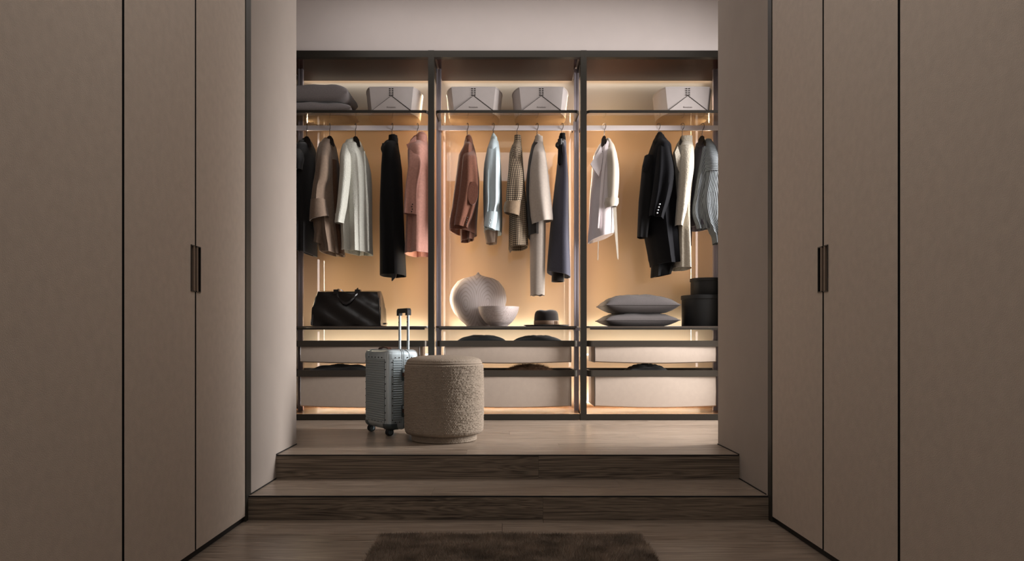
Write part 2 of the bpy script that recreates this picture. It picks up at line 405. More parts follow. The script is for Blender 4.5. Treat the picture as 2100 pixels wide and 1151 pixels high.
# glass shelves, rails, lower shelves, drawers
ZS = 2.700
YR = 6.03
DRAWERS = []
def side_arc(x0, x1, y0, y1, r, n=5):
    """Plan outline of a shelf with rounded front corners."""
    pts = [(x1, y1), (x0, y1)]
    for k in range(n+1):
        a = PI+PI/2*k/n; pts.append((x0+r+r*math.cos(a), y0+r+r*math.sin(a)))
    for k in range(n+1):
        a = 1.5*PI+PI/2*k/n; pts.append((x1-r+r*math.cos(a), y0+r+r*math.sin(a)))
    return pts
for k, u in enumerate(UX):
    x0, x1 = PX[k]+.028, PX[k+1]-.028
    cx = (x0+x1)/2
    t = thing('glass_shelf', 'bronze glass upper shelf with metal edge in the '+BAYNAME[k], 'shelf', (cx, 6.05, ZS-.02), group='bronze glass upper shelves')
    mk('glass_pane', prism(side_arc(x0+.008, x1-.008, 5.798, YB-.03, .03), 'z', ZS-.010, ZS), m_glass, t)
    # metal edge: front strip and sides
    bm = bmesh.new(); out = side_arc(x0, x1, 5.79, YB-.03, .038); inn = side_arc(x0+.008, x1-.008, 5.798, YB-.03, .03)
    o_ = out[1:]+[out[0]]; i_ = inn[1:]+[inn[0]]
    rings(bm, [[(*o_[j], ZS-.02), (*i_[j], ZS-.02), (*i_[j], ZS+.001), (*o_[j], ZS+.001)] for j in range(len(o_))])
    mk('shelf_edge', bm, m_darkmetal, t)
    t = thing('hanging_rail', 'slim aluminium clothes rail spanning the '+BAYNAME[k], 'clothes rail', (cx, YR, 2.607), group='aluminium clothes rails')
    mk('rail_bar', box(x0+.02, x1-.02, YR-.008, YR+.008, 2.607, 2.647), m_rail, t, bevel=.002, seg=1)
    for s, xx in ((1, x0), (-1, x1)):
        bm = bmesh.new()
        xa, xb = sorted((xx+s*.004, xx+s*.026))
        box(xa, xb, YR-.009, YR+.009, 2.607, 2.679, bm=bm)
        mk('bracket', bm, m_alu, t, bevel=.003, seg=1)
    # lower shelf
    zl = .990
    t = thing('lower_shelf', 'thin dark shelf at waist height in the '+BAYNAME[k], 'shelf', (cx, 6.05, zl-.025), group='dark lower shelves')
    mk('board', prism(side_arc(x0, x1, 5.80, YB-.004, .03), 'z', zl-.012, zl), m_shelfdark, t)
    mk('shelf_edge', box(x0+.03, x1-.03, 5.797, 5.815, zl-.028, zl-.013), m_darkmetal, t, bevel=.003, seg=1)
    for xx in u: mk('bracket', box(xx-.024, xx+.024, YU-.022, YU+.02, zl-.034, zl-.013), m_alu, t, bevel=.003, seg=1)
    # drawers
    for q, (zr1, zr0, zb) in enumerate(((.8745, .828, .700), (.640, .590, .348))):
        t = thing('drawer', ('shallow upper' if q == 0 else 'deep lower')+' taupe leather drawer in the '+BAYNAME[k], 'drawer', (cx, 6.05, zb), group='leather drawers')
        bm = bmesh.new(); yb = YB-.10
        out = side_arc(x0+.012, x1-.012, 5.80, yb, .035); inn = side_arc(x0+.034, x1-.034, 5.822, yb-.022, .02)
        rings(bm, [[(*out[j], zr0), (*inn[j], zr0), (*inn[j], zr1), (*out[j], zr1)] for j in range(len(out))], closed=True)
        mk('tray_rim', bm, m_tray, t)
        mk('tray_bottom', box(x0+.036, x1-.036, 5.824, yb-.024, zr0+.001, zr0+.008), m_trayin, t)
        for xx in u:
            mk('clip', box(xx-.026, xx+.026, YU-.024, YU+.02, zr0-.004, zr1-.006), m_alu, t, bevel=.004, seg=1)
        # leather box: front sags a little
        fx0, fx1 = X(912, 5.82)-UX[1][0]+u[0], X(1171, 5.82)-UX[1][1]+u[1]
        fy0, fy1 = 5.815, 6.24
        n = 16; bm = bmesh.new(); rs = []
        ins = .006
        for j in range(n+1):
            s = j/n; xx = fx0+(fx1-fx0)*s; sag = .012*math.sin(PI*s)
            bow = .010*math.sin(PI*s)
            rs.append([(xx, fy0-bow, zr0-.001), (xx, fy0-bow-.006, (zr0+zb)/2), (xx, fy0-bow, zb+.012-sag), (xx, fy0+.012, zb+.004-sag), (xx, fy1, zb+.004-sag), (xx, fy1, zr0-.001)])
        rings(bm, rs)
        mk('leather_front', bm, m_leather, t, smooth=True)
        # dark stitched edging round the box's ends
        for s_, xx in ((-1, fx0), (1, fx1)):
            bm = tube([(xx, fy0-.001, zr0-.003), (xx, fy0-.007, (zr0+zb)/2), (xx, fy0-.001, zb+.012), (xx, fy0+.012, zb+.004), (xx, fy1, zb+.004)], .003, 6)
            mk('edge_piping', bm, m_shelfdark, t)
        DRAWERS.append((k, q, zr0+.008))

# ------------------------------------------------------------------ clothes on the rails
def fabric(name, rgb, bscale=260, bump=.25, var=.10, vscale=60, rough=.9, sheen=.25, spec=.2):
    return mat(name, rgb, rough, spec=spec, var=var, vscale=vscale, bump=bump, bscale=bscale, sheen=sheen)
m_wood_hanger = mat('black_stained_hanger', (24, 18, 16), .5, spec=.3)
m_hook = mat('steel_hook', (120, 112, 108), .3, metal=1.)
m_black = fabric('black_wool', (11, 10, 11), sheen=.03)
m_blackgloss = mat('black_satin', (10, 10, 11), .34, spec=.5)
m_charcoal = fabric('charcoal_boucle', (24, 23, 24), bscale=140, bump=.6, var=.45, vscale=240)
m_taupe = fabric('taupe_wool', (122, 104, 89))
m_taupedark = fabric('brown_lining', (88, 62, 45))
m_cream = fabric('cream_boucle', (200, 200, 190), bscale=120, bump=.9, var=.12, vscale=180)
m_pink = fabric('dusty_pink_wool', (178, 130, 116), bump=.12)
m_rust = fabric('rust_brown_corduroy', (112, 72, 56), bump=.2, var=.15, vscale=90)
m_rustdk = fabric('rust_brown_patch', (104, 63, 48), bump=.3, bscale=120)
m_shirt = mat('pale_blue_cotton', (178, 192, 197), .75, spec=.25, var=.03, vscale=30, bump=.1, bscale=400)
m_shirtin = mat('shirt_inside_cotton', (170, 150, 134), .8, spec=.2)
m_greige = fabric('greige_knit', (168, 157, 147), bump=.18, var=.05)
m_darkbrown = fabric('dark_brown_wool', (30, 24, 20))
m_slate = fabric('slate_melange_wool', (66, 65, 76), bscale=300, bump=.4, var=.35, vscale=420)
m_white = fabric('white_wool', (212, 203, 204), bump=.08, var=.02)
m_ivory = fabric('ivory_wool', (176, 166, 152), bump=.1, var=.03)
m_fleece = fabric('cream_fleece', (170, 162, 147), bscale=90, bump=1., var=.10, vscale=140)
m_navyblack = fabric('blue_black_wool', (11, 11, 14), sheen=.02, spec=.1)
m_plum = fabric('dark_plum_jersey', (62, 56, 64))
m_button = mat('dark_horn_button', (40, 30, 26), .3)
m_silver = mat('silver_button', (190, 196, 205), .25, metal=.9)
def rib_mat(name, lo, hi, freq, way='X'):
    m, nt, p = node_mat(name); N = nt.nodes.new; L = nt.links.new
    tc = N('ShaderNodeTexCoord'); w = N('ShaderNodeTexWave'); w.inputs['Scale'].default_value = freq; w.inputs['Distortion'].default_value = .0; w.bands_direction = way
    w.inputs['Detail'].default_value = 2; L(tc.outputs['UV'], w.inputs[0])
    n = N('ShaderNodeTexNoise'); n.inputs['Scale'].default_value = 260; L(tc.outputs['Object'], n.inputs[0])
    a = N('ShaderNodeMath'); a.operation = 'MULTIPLY_ADD'; a.inputs[1].default_value = .45; L(n.outputs[0], a.inputs[0]); L(w.outputs['Fac'], a.inputs[2])
    r = N('ShaderNodeValToRGB'); r.color_ramp.elements[0].position = .15; r.color_ramp.elements[1].position = 1.
    r.color_ramp.elements[0].color = (*lin(lo), 1); r.color_ramp.elements[1].color = (*lin(hi), 1)
    L(a.outputs[0], r.inputs[0]); L(r.outputs[0], p.inputs['Base Color']); p.inputs['Roughness'].default_value = .9
    b = N('ShaderNodeBump'); b.inputs['Strength'].default_value = .8; b.inputs['Distance'].default_value = .006
    L(a.outputs[0], b.inputs['Height']); L(b.outputs[0], p.inputs['Normal']); return m
m_rib = rib_mat('grey_rib_knit', (68, 73, 76), (122, 128, 131), 25)
m_rib_cross = rib_mat('grey_rib_knit_cross', (68, 73, 76), (122, 128, 131), 25, 'Y')
def check_mat(name):
    m, nt, p = node_mat(name); N = nt.nodes.new; L = nt.links.new
    tc = N('ShaderNodeTexCoord'); sx = N('ShaderNodeSeparateXYZ'); L(tc.outputs['UV'], sx.inputs[0])
    def stripe(out, f, ph):
        a = N('ShaderNodeMath'); a.operation = 'MULTIPLY_ADD'; a.inputs[1].default_value = f; a.inputs[2].default_value = ph; L(out, a.inputs[0])
        s = N('ShaderNodeMath'); s.operation = 'FRACT'; L(a.outputs[0], s.inputs[0])
        g = N('ShaderNodeMath'); g.operation = 'GREATER_THAN'; g.inputs[1].default_value = .5; L(s.outputs[0], g.inputs[0]); return g
    u = stripe(sx.outputs[0], 62, 0); v = stripe(sx.outputs[1], 62, .2)
    a = N('ShaderNodeMath'); a.operation = 'ADD'; L(u.outputs[0], a.inputs[0]); L(v.outputs[0], a.inputs[1])
    h = N('ShaderNodeMath'); h.operation = 'MULTIPLY'; h.inputs[1].default_value = .5; L(a.outputs[0], h.inputs[0])
    r = N('ShaderNodeValToRGB'); r.color_ramp.interpolation = 'CONSTANT'
    e = r.color_ramp.elements; e[0].color = (*lin((176, 158, 132)), 1); e[1].position = .4; e[1].color = (*lin((104, 88, 72)), 1)
    x = e.new(.9); x.color = (*lin((38, 30, 26)), 1)
    L(h.outputs[0], r.inputs[0]); L(r.outputs[0], p.inputs['Base Color']); p.inputs['Roughness'].default_value = .9
    return m
m_check = check_mat('brown_houndstooth')
m_checkin = fabric('turned_cuff_lining', (128, 109, 88))

Y0 = YR
def loft(rows, sub=5, seg=36, fold=0., nf=5, seed=0, skew=0., exp=.85, y0=None, inner=True, fray=0., wav=0.):
    """Garment tube. rows: (py, xl, xr, dy, b): silhouette in photograph pixels at the depth y0+dy, half depth b."""
    y0 = Y0 if y0 is None else y0
    S = catmull(rows, sub); bm = bmesh.new(); uvl = bm.loops.layers.uv.new('UVMap'); rnd = random.Random(seed)
    ph = [rnd.uniform(0, 6.28) for _ in range(4)]; n = len(S); rs = []; uvs = []
    top = S[0][0]; bot = S[-1][0]
    def ring(i, sc=1., dz=0.):
        py, xl, xr, dy, b = S[i]; t = (py-top)/max(1e-6, bot-top); yc = y0+dy
        xc = X((xl+xr)/2, yc); a = (xr-xl)/2*yc/FPX*sc; b = b*sc; out = []
        for k in range(seg):
            th = 2*PI*k/seg-PI/2; c, s = math.cos(th), math.sin(th)
            cx_ = math.copysign(abs(c)**exp, c); sy_ = math.copysign(abs(s)**exp, s)
            u = c*.5+.5; tt = t**.8
            f = fold*tt*(math.sin(nf*PI*u+ph[0]+.9*t)+.5*math.sin(nf*1.7*PI*u+ph[1]-1.6*t))*abs(s)
            w = wav*(1-tt*.4)*math.sin(11*t*nf/5+3*u+ph[2])*abs(s)
            z = Z(py+skew*(u-.5)*2*t**3, yc)+fray*t**4*math.sin(7*th+ph[3])
            out.append((xc+a*cx_, yc+b*sy_+f+w, z+dz))
        return out
    for i in range(n): rs.append(ring(i))
    if inner:
        rs.append(ring(n-1, .93)); rs.append(ring(n-1, .88, .07))
    V = [[bm.verts.new(p) for p in r] for r in rs]
    acc = []; 
    for i in range(len(V)):
        L_ = [0.]
        for k in range(seg): L_.append(L_[-1]+(V[i][(k+1) % seg].co-V[i][k].co).length)
        acc.append(L_)
    vv = [0.]
    for i in range(1, len(V)): vv.append(vv[-1]+(V[i][0].co-V[i-1][0].co).length)
    for i in range(len(V)-1):
        for k in range(seg):
            f = bm.faces.new((V[i][k], V[i][(k+1) % seg], V[i+1][(k+1) % seg], V[i+1][k]))
            for lp, (ii, kk) in zip(f.loops, ((i, k), (i, k+1), (i+1, k+1), (i+1, k))):
                lp[uvl].uv = (acc[ii][kk]-acc[ii][-1]*.5, vv[ii])
    bm.faces.new(V[0][::-1]); bm.faces.new(V[-1])
    return bm
def body(rows, bmax=.20, b0=.045, ramp=30, **k):
    """rows (py, xl, xr): shoulders slope down to the full depth over ramp pixels."""
    t0 = rows[0][0]; out = []
    for r in rows:
        f = min(1, (r[0]-t0)/ramp); f = f*f*(3-2*f)
        out.append((*r, 0., b0+(bmax-b0)*f))
    return loft(out, **k)
def sleeve(rows, d0=-.05, d1=-.19, b0=.035, b1=.055, ramp=30, taper=None, **k):
    if taper is None: taper = 2.5 if d0 != d1 else 0
    t0 = rows[0][0]; out = []
    for r in rows:
        f = min(1, (r[0]-t0)/ramp); f = f*f*(3-2*f)
        out.append((*r, d0+(d1-d0)*f, b0+(b1-b0)*f))
    if taper:                                          # head of the sleeve rounds off into the shoulder
        p, a, c = rows[0]; m_ = (a+c)/2; w = (c-a)*.28
        out = [(p-taper, m_-w, m_+w, d0+.03, .010)]+out
    return loft(out, **k)
def patch(pts, d, thick=.008, d2=None, bm=None):
    """Flat cloth piece: pixel outline at depth Y0+d (d may run to d2 from the first to the last row)."""
    bm = bm or bmesh.new(); A = []; B = []
    ys = [p[1] for p in pts]; lo, hi = min(ys), max(ys)
    for px, py in pts:
        dd = d if d2 is None else d+(d2-d)*(py-lo)/(hi-lo)
        y = Y0+dd; A.append(bm.verts.new((X(px, y), y, Z(py, y)))); B.append(bm.verts.new((X(px, y), y+thick, Z(py, y))))
    bm.faces.new(A); bm.faces.new(B[::-1]); n = len(pts)
    for i in range(n): bm.faces.new((A[i], A[(i+1) % n], B[(i+1) % n], B[i]))
    return bm
def buttons(parent, pts, d, r, m, name='button'):
    y = Y0+d
    for px, py in pts: mk(name, ball(bmesh.new(), (X(px, y), y, Z(py, y)), r, 1, .5, 1), m, parent, smooth=True)
def hanger(px, py, what, tilt=0., spread=.15, drop=.13, open_collar=False):
    """Black hanger seen end on: shoulder bar runs away from us, hook over the rail."""
    x = X(px, Y0); zt = Z(py, Y0)
    t = thing('clothes_hanger', 'black wooden hanger with steel hook holding the '+what, 'hanger', (x, Y0, zt))
    n = 15; rs = []; bm = bmesh.new()
    for i in range(n):
        s = -1+2*i/(n-1); q = abs(s)
        w = .007+.010*q; h = .022-.008*q
        zc = zt-.016-drop*q**1.25; yc = Y0+s*spread; xc = x+s*tilt
        rs.append([(xc+w*math.cos(a), yc, zc+h*math.sin(a)) for a in [2*PI*k/10 for k in range(10)]])
    rings(bm, rs)
    mk('shoulder_bar', bm, m_wood_hanger, t, smooth=True)
    if open_collar:                                   # the bar's crest, seen in the open neck
        q, ln = open_collar
        mk('crest', patch([(px-5*q, py+2), (px-2*q, py-.5), (px+3*q, py), (px+7*q, py+6), (px+10*q, py+ln), (px+7*q, py+ln+2), (px+1*q, py+ln*.75), (px-4*q, py+8)], -.055, .010, d2=-.055-.0045*ln), m_wood_hanger, t, bevel=.003)
    pts = [(x, Y0, zt), (x, Y0, zt+.02), (x+.002, Y0-.004, zt+.028)]
    zc = 2.640
    if zt+.03 < zc-.03: pts += [(x, Y0-.006, zt+.036)]
    for k in range(13):
        a = -PI*.62-PI*1.12*k/12
        pts.append((x-.012*math.cos(a)*.9, Y0+.026*math.cos(a), zc+.026*math.sin(a)))
    pts = [p for i, p in enumerate(pts)]
    mk('hook', tube(pts, .0028, 8), m_hook, t, smooth=True)
    return t
def garment(name, label, cat, px, py):
    return thing(name, label, cat, (X(px, Y0), Y0, Z(py, Y0)), group=None)

# --- bay with the holdall
t = garment('coat', 'charcoal textured coat with short sleeve half hidden by the white jamb above the holdall', 'coat', 629, 284)
mk('body', body([(286, 621, 636), (293, 614, 640), (303, 610, 644), (330, 609, 648), (400, 610, 647), (470, 611, 646), (520, 611, 646)], fold=.016, nf=4, seed=1, skew=5), m_charcoal, t, smooth=True)
mk('sleeve', sleeve([(289, 614, 628), (300, 606, 626), (325, 605, 624), (340, 606, 622), (349, 609, 621)], seed=2, inner=True), m_charcoal, t, smooth=True)
t = garment('coat', 'taupe wool coat with wide kimono sleeve and deep turned cuff', 'coat', 674, 284)
mk('body', body([(285, 664, 682), (300, 656, 688), (330, 652, 692), (380, 651, 695), (430, 649, 698), (470, 647, 701), (521, 660, 705)], fold=.028, nf=5, seed=3, skew=3), m_taupe, t, smooth=True)
mk('front_panel', sleeve([(380, 650, 674), (430, 648, 676), (470, 646, 672), (500, 644, 665)], d0=-.12, d1=-.14, b0=.05, b1=.06, fold=.01, nf=2, seed=4, skew=4), m_taupe, t, smooth=True)
mk('lining', sleeve([(330, 679, 693), (380, 680, 696), (450, 684, 700), (522, 690, 706)], d0=-.08, d1=-.08, b0=.05, b1=.06, fold=.008, nf=2, seed=5), m_taupedark, t, smooth=True, label='darker brown inner edge')
mk('sleeve', sleeve([(287, 661, 682), (300, 655, 680), (326, 652, 677), (368, 645, 675), (386, 642, 669), (411, 639, 668)], b1=.07, fold=.012, nf=3, seed=6, skew=0), m_taupe, t, smooth=True)
mk('cuff', sleeve([(410, 638, 669), (430, 636.5, 671), (449, 635.5, 674)], d0=-.195, d1=-.195, b0=.075, b1=.078, skew=-5), m_taupe, t, smooth=True)
t = garment('coat', 'cream boucle coat with narrow bracelet sleeve, beside the taupe kimono coat', 'coat', 730, 284)
mk('body', body([(285, 719, 734), (292, 712, 740), (302, 704, 744), (323, 700, 752), (351, 699, 759), (391, 699, 761), (452, 700, 761), (500, 702, 762), (519, 702, 763)], fold=.030, nf=4, seed=7, skew=3), m_cream, t, smooth=True)
mk('sleeve', sleeve([(288, 710, 728), (302, 704, 722), (323, 699, 720), (356, 697, 720), (395, 694, 716), (426, 691, 712), (452, 687.5, 707), (458, 687, 706)], fold=.008, nf=2, seed=8, skew=1), m_cream, t, smooth=True)
mk('front_edge', patch([(746, 310), (748, 310), (755, 420), (757, 515), (754, 515), (751, 420)], -.215, .006), m_cream, t)
t = garment('dress', 'long black dress with high folded collar, beside the dusty pink coat', 'dress', 805, 278)
mk('body', body([(283, 798, 813), (291, 795, 816), (303, 791, 817), (314, 787, 819), (347, 784, 823), (427, 781, 826), (500, 781, 829), (566, 781, 832)], fold=.018, nf=3, seed=9), m_black, t, smooth=True)
mk('collar', sleeve([(278, 799, 813), (284, 797, 816), (296, 796, 816)], d0=-.03, d1=-.06, b0=.03, b1=.05), m_black, t, smooth=True)
mk('lapel', sleeve([(290, 790, 802), (298, 783, 801), (306, 781, 798), (313, 783, 793)], d0=-.10, d1=-.12, b0=.02, b1=.03), m_blackgloss, t, smooth=True, label='glossy folded lapel')
mk('belt_end', patch([(803, 556), (813, 556), (812, 568), (804, 577), (803, 576)], -.19, .012), m_blackgloss, t)
t = garment('coat', 'dusty pink tailored coat with buttoned cuff, partly behind the dark post', 'coat', 858, 274)
mk('body', body([(280, 848, 874), (288, 842, 876), (310, 838, 880), (350, 838, 884), (420, 836, 886), (480, 833, 888), (522, 831, 888)], fold=.026, nf=4, seed=10), m_pink, t, smooth=True)
mk('collar', sleeve([(273, 858, 872), (277, 853, 875), (285, 850, 876), (296, 852, 874)], d0=-.03, d1=-.07, b0=.035, b1=.05), m_pink, t, smooth=True)
mk('lapel', patch([(853, 279), (847, 283), (838, 294), (833, 296), (838, 309), (842, 300), (853, 288)], -.15, .012), m_pink, t)
mk('sleeve', sleeve([(286, 844, 864), (300, 839, 862), (333, 838, 865), (383, 832, 858), (415, 829.5, 857), (440, 828, 857)], fold=.010, nf=3, seed=11, skew=2), m_pink, t, smooth=True)
buttons(t, [(846, 419), (844.5, 424), (845.5, 429), (844, 434)], -.249, .0055, m_button)
for a in (('black_a', 629, 280, 'charcoal textured coat beside the jamb'), ('b', 676, 279, 'taupe kimono coat'), ('c', 729, 280, 'cream boucle coat'), ('d', 804, 279, 'long black dress'), ('e', 856, 276, 'dusty pink coat')):
    hanger(*a[1:], open_collar=(1, 20) if a[1] < 760 else False)
# --- bay with the wooden bowl
t = garment('jacket', 'rust brown jacket with oval elbow patch, above the wooden vase', 'jacket', 961, 280)
mk('body', body([(284, 954, 968), (292, 952, 970), (306, 950, 972), (324, 941, 977), (376, 934, 983), (431, 927, 980), (462, 922, 978), (478, 922, 978)], fold=.022, nf=4, seed=12, skew=5), m_rust, t, smooth=True)
mk('collar', sleeve([(279, 956, 966), (284, 954, 968), (296, 953, 970), (305, 955, 970)], d0=-.03, d1=-.08, b0=.03, b1=.045), m_rust, t, smooth=True)
mk('front_panel', sleeve([(440, 944, 974), (470, 944, 974), (494, 945, 972)], d0=-.02, d1=-.02, b0=.10, b1=.11, fold=.02, nf=4, seed=13, skew=-3), m_rust, t, smooth=True)
sl = mk('sleeve', sleeve([(296, 955, 971), (310, 951, 975), (324, 949, 978), (376, 944, 983), (400, 941, 980), (424, 937, 975), (445, 934, 968), (465, 931, 960)], b1=.06, fold=.012, nf=3, seed=14, skew=3), m_rust, t, smooth=True)
pts = [(970+10.5*math.cos(a)-.2*23*math.sin(a)*.3, 396+24*math.sin(a)) for a in [2*PI*k/20 for k in range(20)]]
mk('elbow_patch', patch(pts, -.258, .02), m_rustdk, t, label='oval elbow patch')
buttons(t, [(958, 446), (957.5, 450.5), (956.5, 455), (956, 459.5)], -.252, .006, m_button)
t = garment('shirt', 'pale blue cotton shirt with buttoned cuff between the rust jacket and checked jacket', 'shirt', 1012, 276)
mk('body', body([(279, 1008, 1017), (293, 1004, 1021), (309, 999, 1025), (340, 993, 1027), (385, 991, 1029), (453, 992, 1030), (478, 993, 1029)], fold=.016, nf=4, seed=15, skew=2, bmax=.19), m_shirt, t, smooth=True)
mk('collar', sleeve([(276, 1009, 1015), (281, 1007, 1019), (292, 1005, 1021), (300, 1006, 1020)], d0=-.03, d1=-.07, b0=.03, b1=.045, wav=.006), m_shirt, t, smooth=True)
mk('sleeve', sleeve([(290, 1006, 1022), (309, 1000, 1025), (345, 997, 1026), (385, 996, 1026), (417, 997, 1025), (440, 996, 1020), (446, 995, 1018)], b1=.06, fold=.016, nf=4, seed=16), m_shirt, t, smooth=True)
mk('cuff', sleeve([(436, 996, 1022), (450, 994, 1020), (469, 992, 1016)], d0=-.20, d1=-.20, b0=.06, b1=.062, skew=4), m_shirt, t, smooth=True)
mk('shirt_tail', sleeve([(455, 994, 1022), (478, 994, 1021), (500, 997, 1019)], d0=-.05, d1=-.05, b0=.09, b1=.09, fold=.012, nf=3, seed=17), m_shirtin, t, smooth=True, label='beige inside of the shirt tail')
buttons(t, [(1007, 451), (1005, 457), (1003, 463)], -.262, .004, m_silver)
t = garment('jacket', 'brown houndstooth checked jacket with turned-up cuff', 'jacket', 1061, 279)
mk('body', body([(284, 1055, 1068), (297, 1052, 1069), (314, 1046, 1071), (356, 1044, 1074), (420, 1044, 1079), (460, 1044, 1081), (509, 1043, 1083)], fold=.012, nf=3, seed=18, skew=-2), m_check, t, smooth=True)
mk('collar', sleeve([(279, 1057, 1067), (285, 1055, 1069), (296, 1054, 1069)], d0=-.03, d1=-.07, b0=.03, b1=.045), m_check, t, smooth=True)
mk('lining', patch([(1044, 495), (1053, 495), (1052, 510), (1046, 519), (1044, 514)], -.12, .02), m_checkin, t)
mk('sleeve', sleeve([(298, 1050, 1068), (314, 1045, 1069), (356, 1042, 1073), (401, 1038, 1072), (420, 1038, 1068)], b1=.06, fold=.006, nf=2, seed=19, wav=.004), m_check, t, smooth=True)
mk('cuff', sleeve([(415, 1035, 1068), (428, 1032.5, 1067), (440, 1034, 1065)], d0=-.20, d1=-.20, b0=.066, b1=.062, skew=4), m_checkin, t, smooth=True, label='turned-up cuff showing the tan lining')
t = garment('dress', 'long greige knitted dress with wide flared sleeve and dark open back', 'dress', 1102, 279)
mk('body', body([(286, 1096, 1112), (300, 1090, 1112), (327, 1084, 1112), (378, 1079, 1114), (430, 1080, 1114), (486, 1083, 1112)], fold=.012, nf=3, seed=20), m_darkbrown, t, smooth=True, label='dark brown back half')
mk('skirt', sleeve([(300, 1094, 1112), (400, 1089, 1118), (470, 1086.5, 1119), (540, 1087, 1118), (606, 1087.5, 1117)], d0=-.04, d1=-.09, b0=.06, b1=.10, fold=.006, nf=2, seed=21, fray=.004), m_greige, t, smooth=True)
mk('collar', sleeve([(278, 1099, 1108), (286, 1097, 1113), (298, 1096, 1114)], d0=-.03, d1=-.08, b0=.03, b1=.045), m_greige, t, smooth=True)
mk('sleeve', sleeve([(288, 1097, 1112), (300, 1095, 1115), (317, 1092, 1119), (346, 1087, 1123), (401, 1085, 1129), (440, 1088, 1133), (456, 1091, 1134)], b1=.085, d1=-.17, fold=.016, nf=2, seed=22, skew=-4), m_greige, t, smooth=True)
t = garment('coat', 'slate grey melange wool coat with black hood, beside the polished upright', 'coat', 1153, 278)
mk('body', body([(283, 1147, 1159), (296, 1145, 1161), (314, 1145, 1160), (337, 1143, 1162), (378, 1138, 1165), (443, 1131, 1166), (500, 1126, 1167), (555, 1122, 1169), (564, 1122, 1169)], fold=.010, nf=2, seed=23, skew=6), m_slate, t, smooth=True)
mk('collar', sleeve([(276, 1148, 1157), (281, 1146, 1160), (292, 1147, 1160)], d0=-.03, d1=-.06, b0=.03, b1=.04), m_black, t, smooth=True)
mk('hood', sleeve([(287, 1147, 1156), (294, 1140, 1157), (300, 1139, 1155), (304, 1143, 1154)], d0=-.11, d1=-.14, b0=.025, b1=.04), m_blackgloss, t, smooth=True, label='glossy black hood')
mk('hood_lining', sleeve([(298, 1145, 1155), (318, 1144, 1155), (334, 1144, 1153), (338, 1146, 1152)], d0=-.16, d1=-.185, b0=.02, b1=.025), m_black, t, smooth=True)
mk('inner_hem', sleeve([(540, 1133, 1158), (578, 1131, 1157)], d0=.02, d1=.02, b0=.08, b1=.08), m_darkbrown, t, smooth=True)
for a in ((958, 280, 'rust brown jacket'), (1011, 277, 'pale blue shirt'), (1060, 279, 'houndstooth jacket'), (1101, 279, 'long greige dress'), (1152, 277, 'slate grey coat')): hanger(*a)
# --- bay with the round boxes
t = garment('coat', 'white wool coat with wide lapel, rolled cuff and hanging belt', 'coat', 1240, 284)
mk('body', body([(287, 1238, 1252), (298, 1228, 1257), (318, 1218, 1260), (363, 1214, 1260), (411, 1210, 1259), (460, 1208, 1259), (489, 1206, 1258)], fold=.010, nf=3, seed=24, skew=-9), m_white, t, smooth=True)
mk('lapel', patch([(1233, 299), (1226, 312), (1211, 336), (1216, 345), (1228, 362), (1233, 345), (1236, 320)], -.205, .014), m_white, t)
mk('front_edge', patch([(1246, 287), (1241, 300), (1234, 350), (1229, 420), (1226, 468), (1229, 468), (1234, 420), (1240, 345), (1249, 292)], -.21, .016), m_white, t)
mk('sleeve', sleeve([(286, 1243, 1251), (298, 1243, 1259), (315, 1244, 1264), (346, 1245, 1269), (375, 1245, 1269), (401, 1246, 1267), (414, 1247, 1266)], b1=.065, fold=.010, nf=2, seed=25), m_ivory, t, smooth=True)
mk('cuff', sleeve([(408, 1241, 1268), (418, 1239, 1268), (426, 1242, 1265)], d0=-.20, d1=-.20, b0=.072, b1=.068, skew=-2), m_ivory, t, smooth=True)
mk('belt', patch([(1257, 425), (1264, 425), (1266, 470), (1268.5, 525), (1268, 533), (1266, 530), (1261, 480)], -.19, .006), m_ivory, t)
mk('belt_end', patch([(1226.5, 492), (1228, 492), (1227, 533), (1225.5, 534)], -.1, .004), m_ivory, t)
t = garment('coat', 'long black tailored coat with row of silver cuff buttons', 'coat', 1351, 273)
mk('body', body([(278, 1345, 1361), (288, 1340, 1366), (304, 1335, 1372), (318, 1330, 1374), (348, 1322, 1380), (398, 1318, 1384), (440, 1318, 1387), (488, 1324, 1390), (530, 1332, 1393), (543, 1335, 1394)], fold=.024, nf=4, seed=26, skew=-3), m_navyblack, t, smooth=True)
mk('collar', sleeve([(273, 1348, 1357), (279, 1345, 1361), (292, 1342, 1360), (310, 1338, 1354)], d0=-.03, d1=-.09, b0=.03, b1=.045), m_black, t, smooth=True)
mk('front_panel', sleeve([(320, 1322, 1340), (343, 1317, 1340), (374, 1314, 1339), (415, 1310, 1338), (488, 1307, 1327)], d0=-.10, d1=-.11, b0=.04, b1=.06, fold=.008, nf=2, seed=27, skew=1), m_black, t, smooth=True)
mk('lapel', patch([(1330, 315), (1318, 341), (1320, 345), (1319, 350), (1328, 352), (1336, 330)], -.17, .012), m_black, t)
mk('lining', sleeve([(520, 1336, 1380), (548, 1336, 1380), (566, 1335, 1376)], d0=-.02, d1=-.02, b0=.09, b1=.09, fold=.02, nf=4, seed=28, skew=-4), m_black, t, smooth=True)
mk('sleeve', sleeve([(284, 1349, 1365), (303, 1348, 1372), (348, 1344, 1381), (383, 1340, 1379), (415, 1335, 1371), (447, 1331, 1360)], b1=.07, fold=.016, nf=3, seed=29, skew=4), m_navyblack, t, smooth=True)
buttons(t, [(1353, 419), (1351, 425), (1349.5, 431), (1348, 437)], -.262, .0075, m_silver)
t = garment('coat', 'cream shaggy fleece coat between the black coat and grey cardigan', 'coat', 1402, 283)
mk('body', body([(285, 1394, 1412), (296, 1388, 1416), (309, 1384, 1418), (348, 1381, 1418), (415, 1380, 1411), (457, 1380, 1410), (552, 1379, 1413)], fold=.014, nf=3, seed=30, skew=1), m_fleece, t, smooth=True)
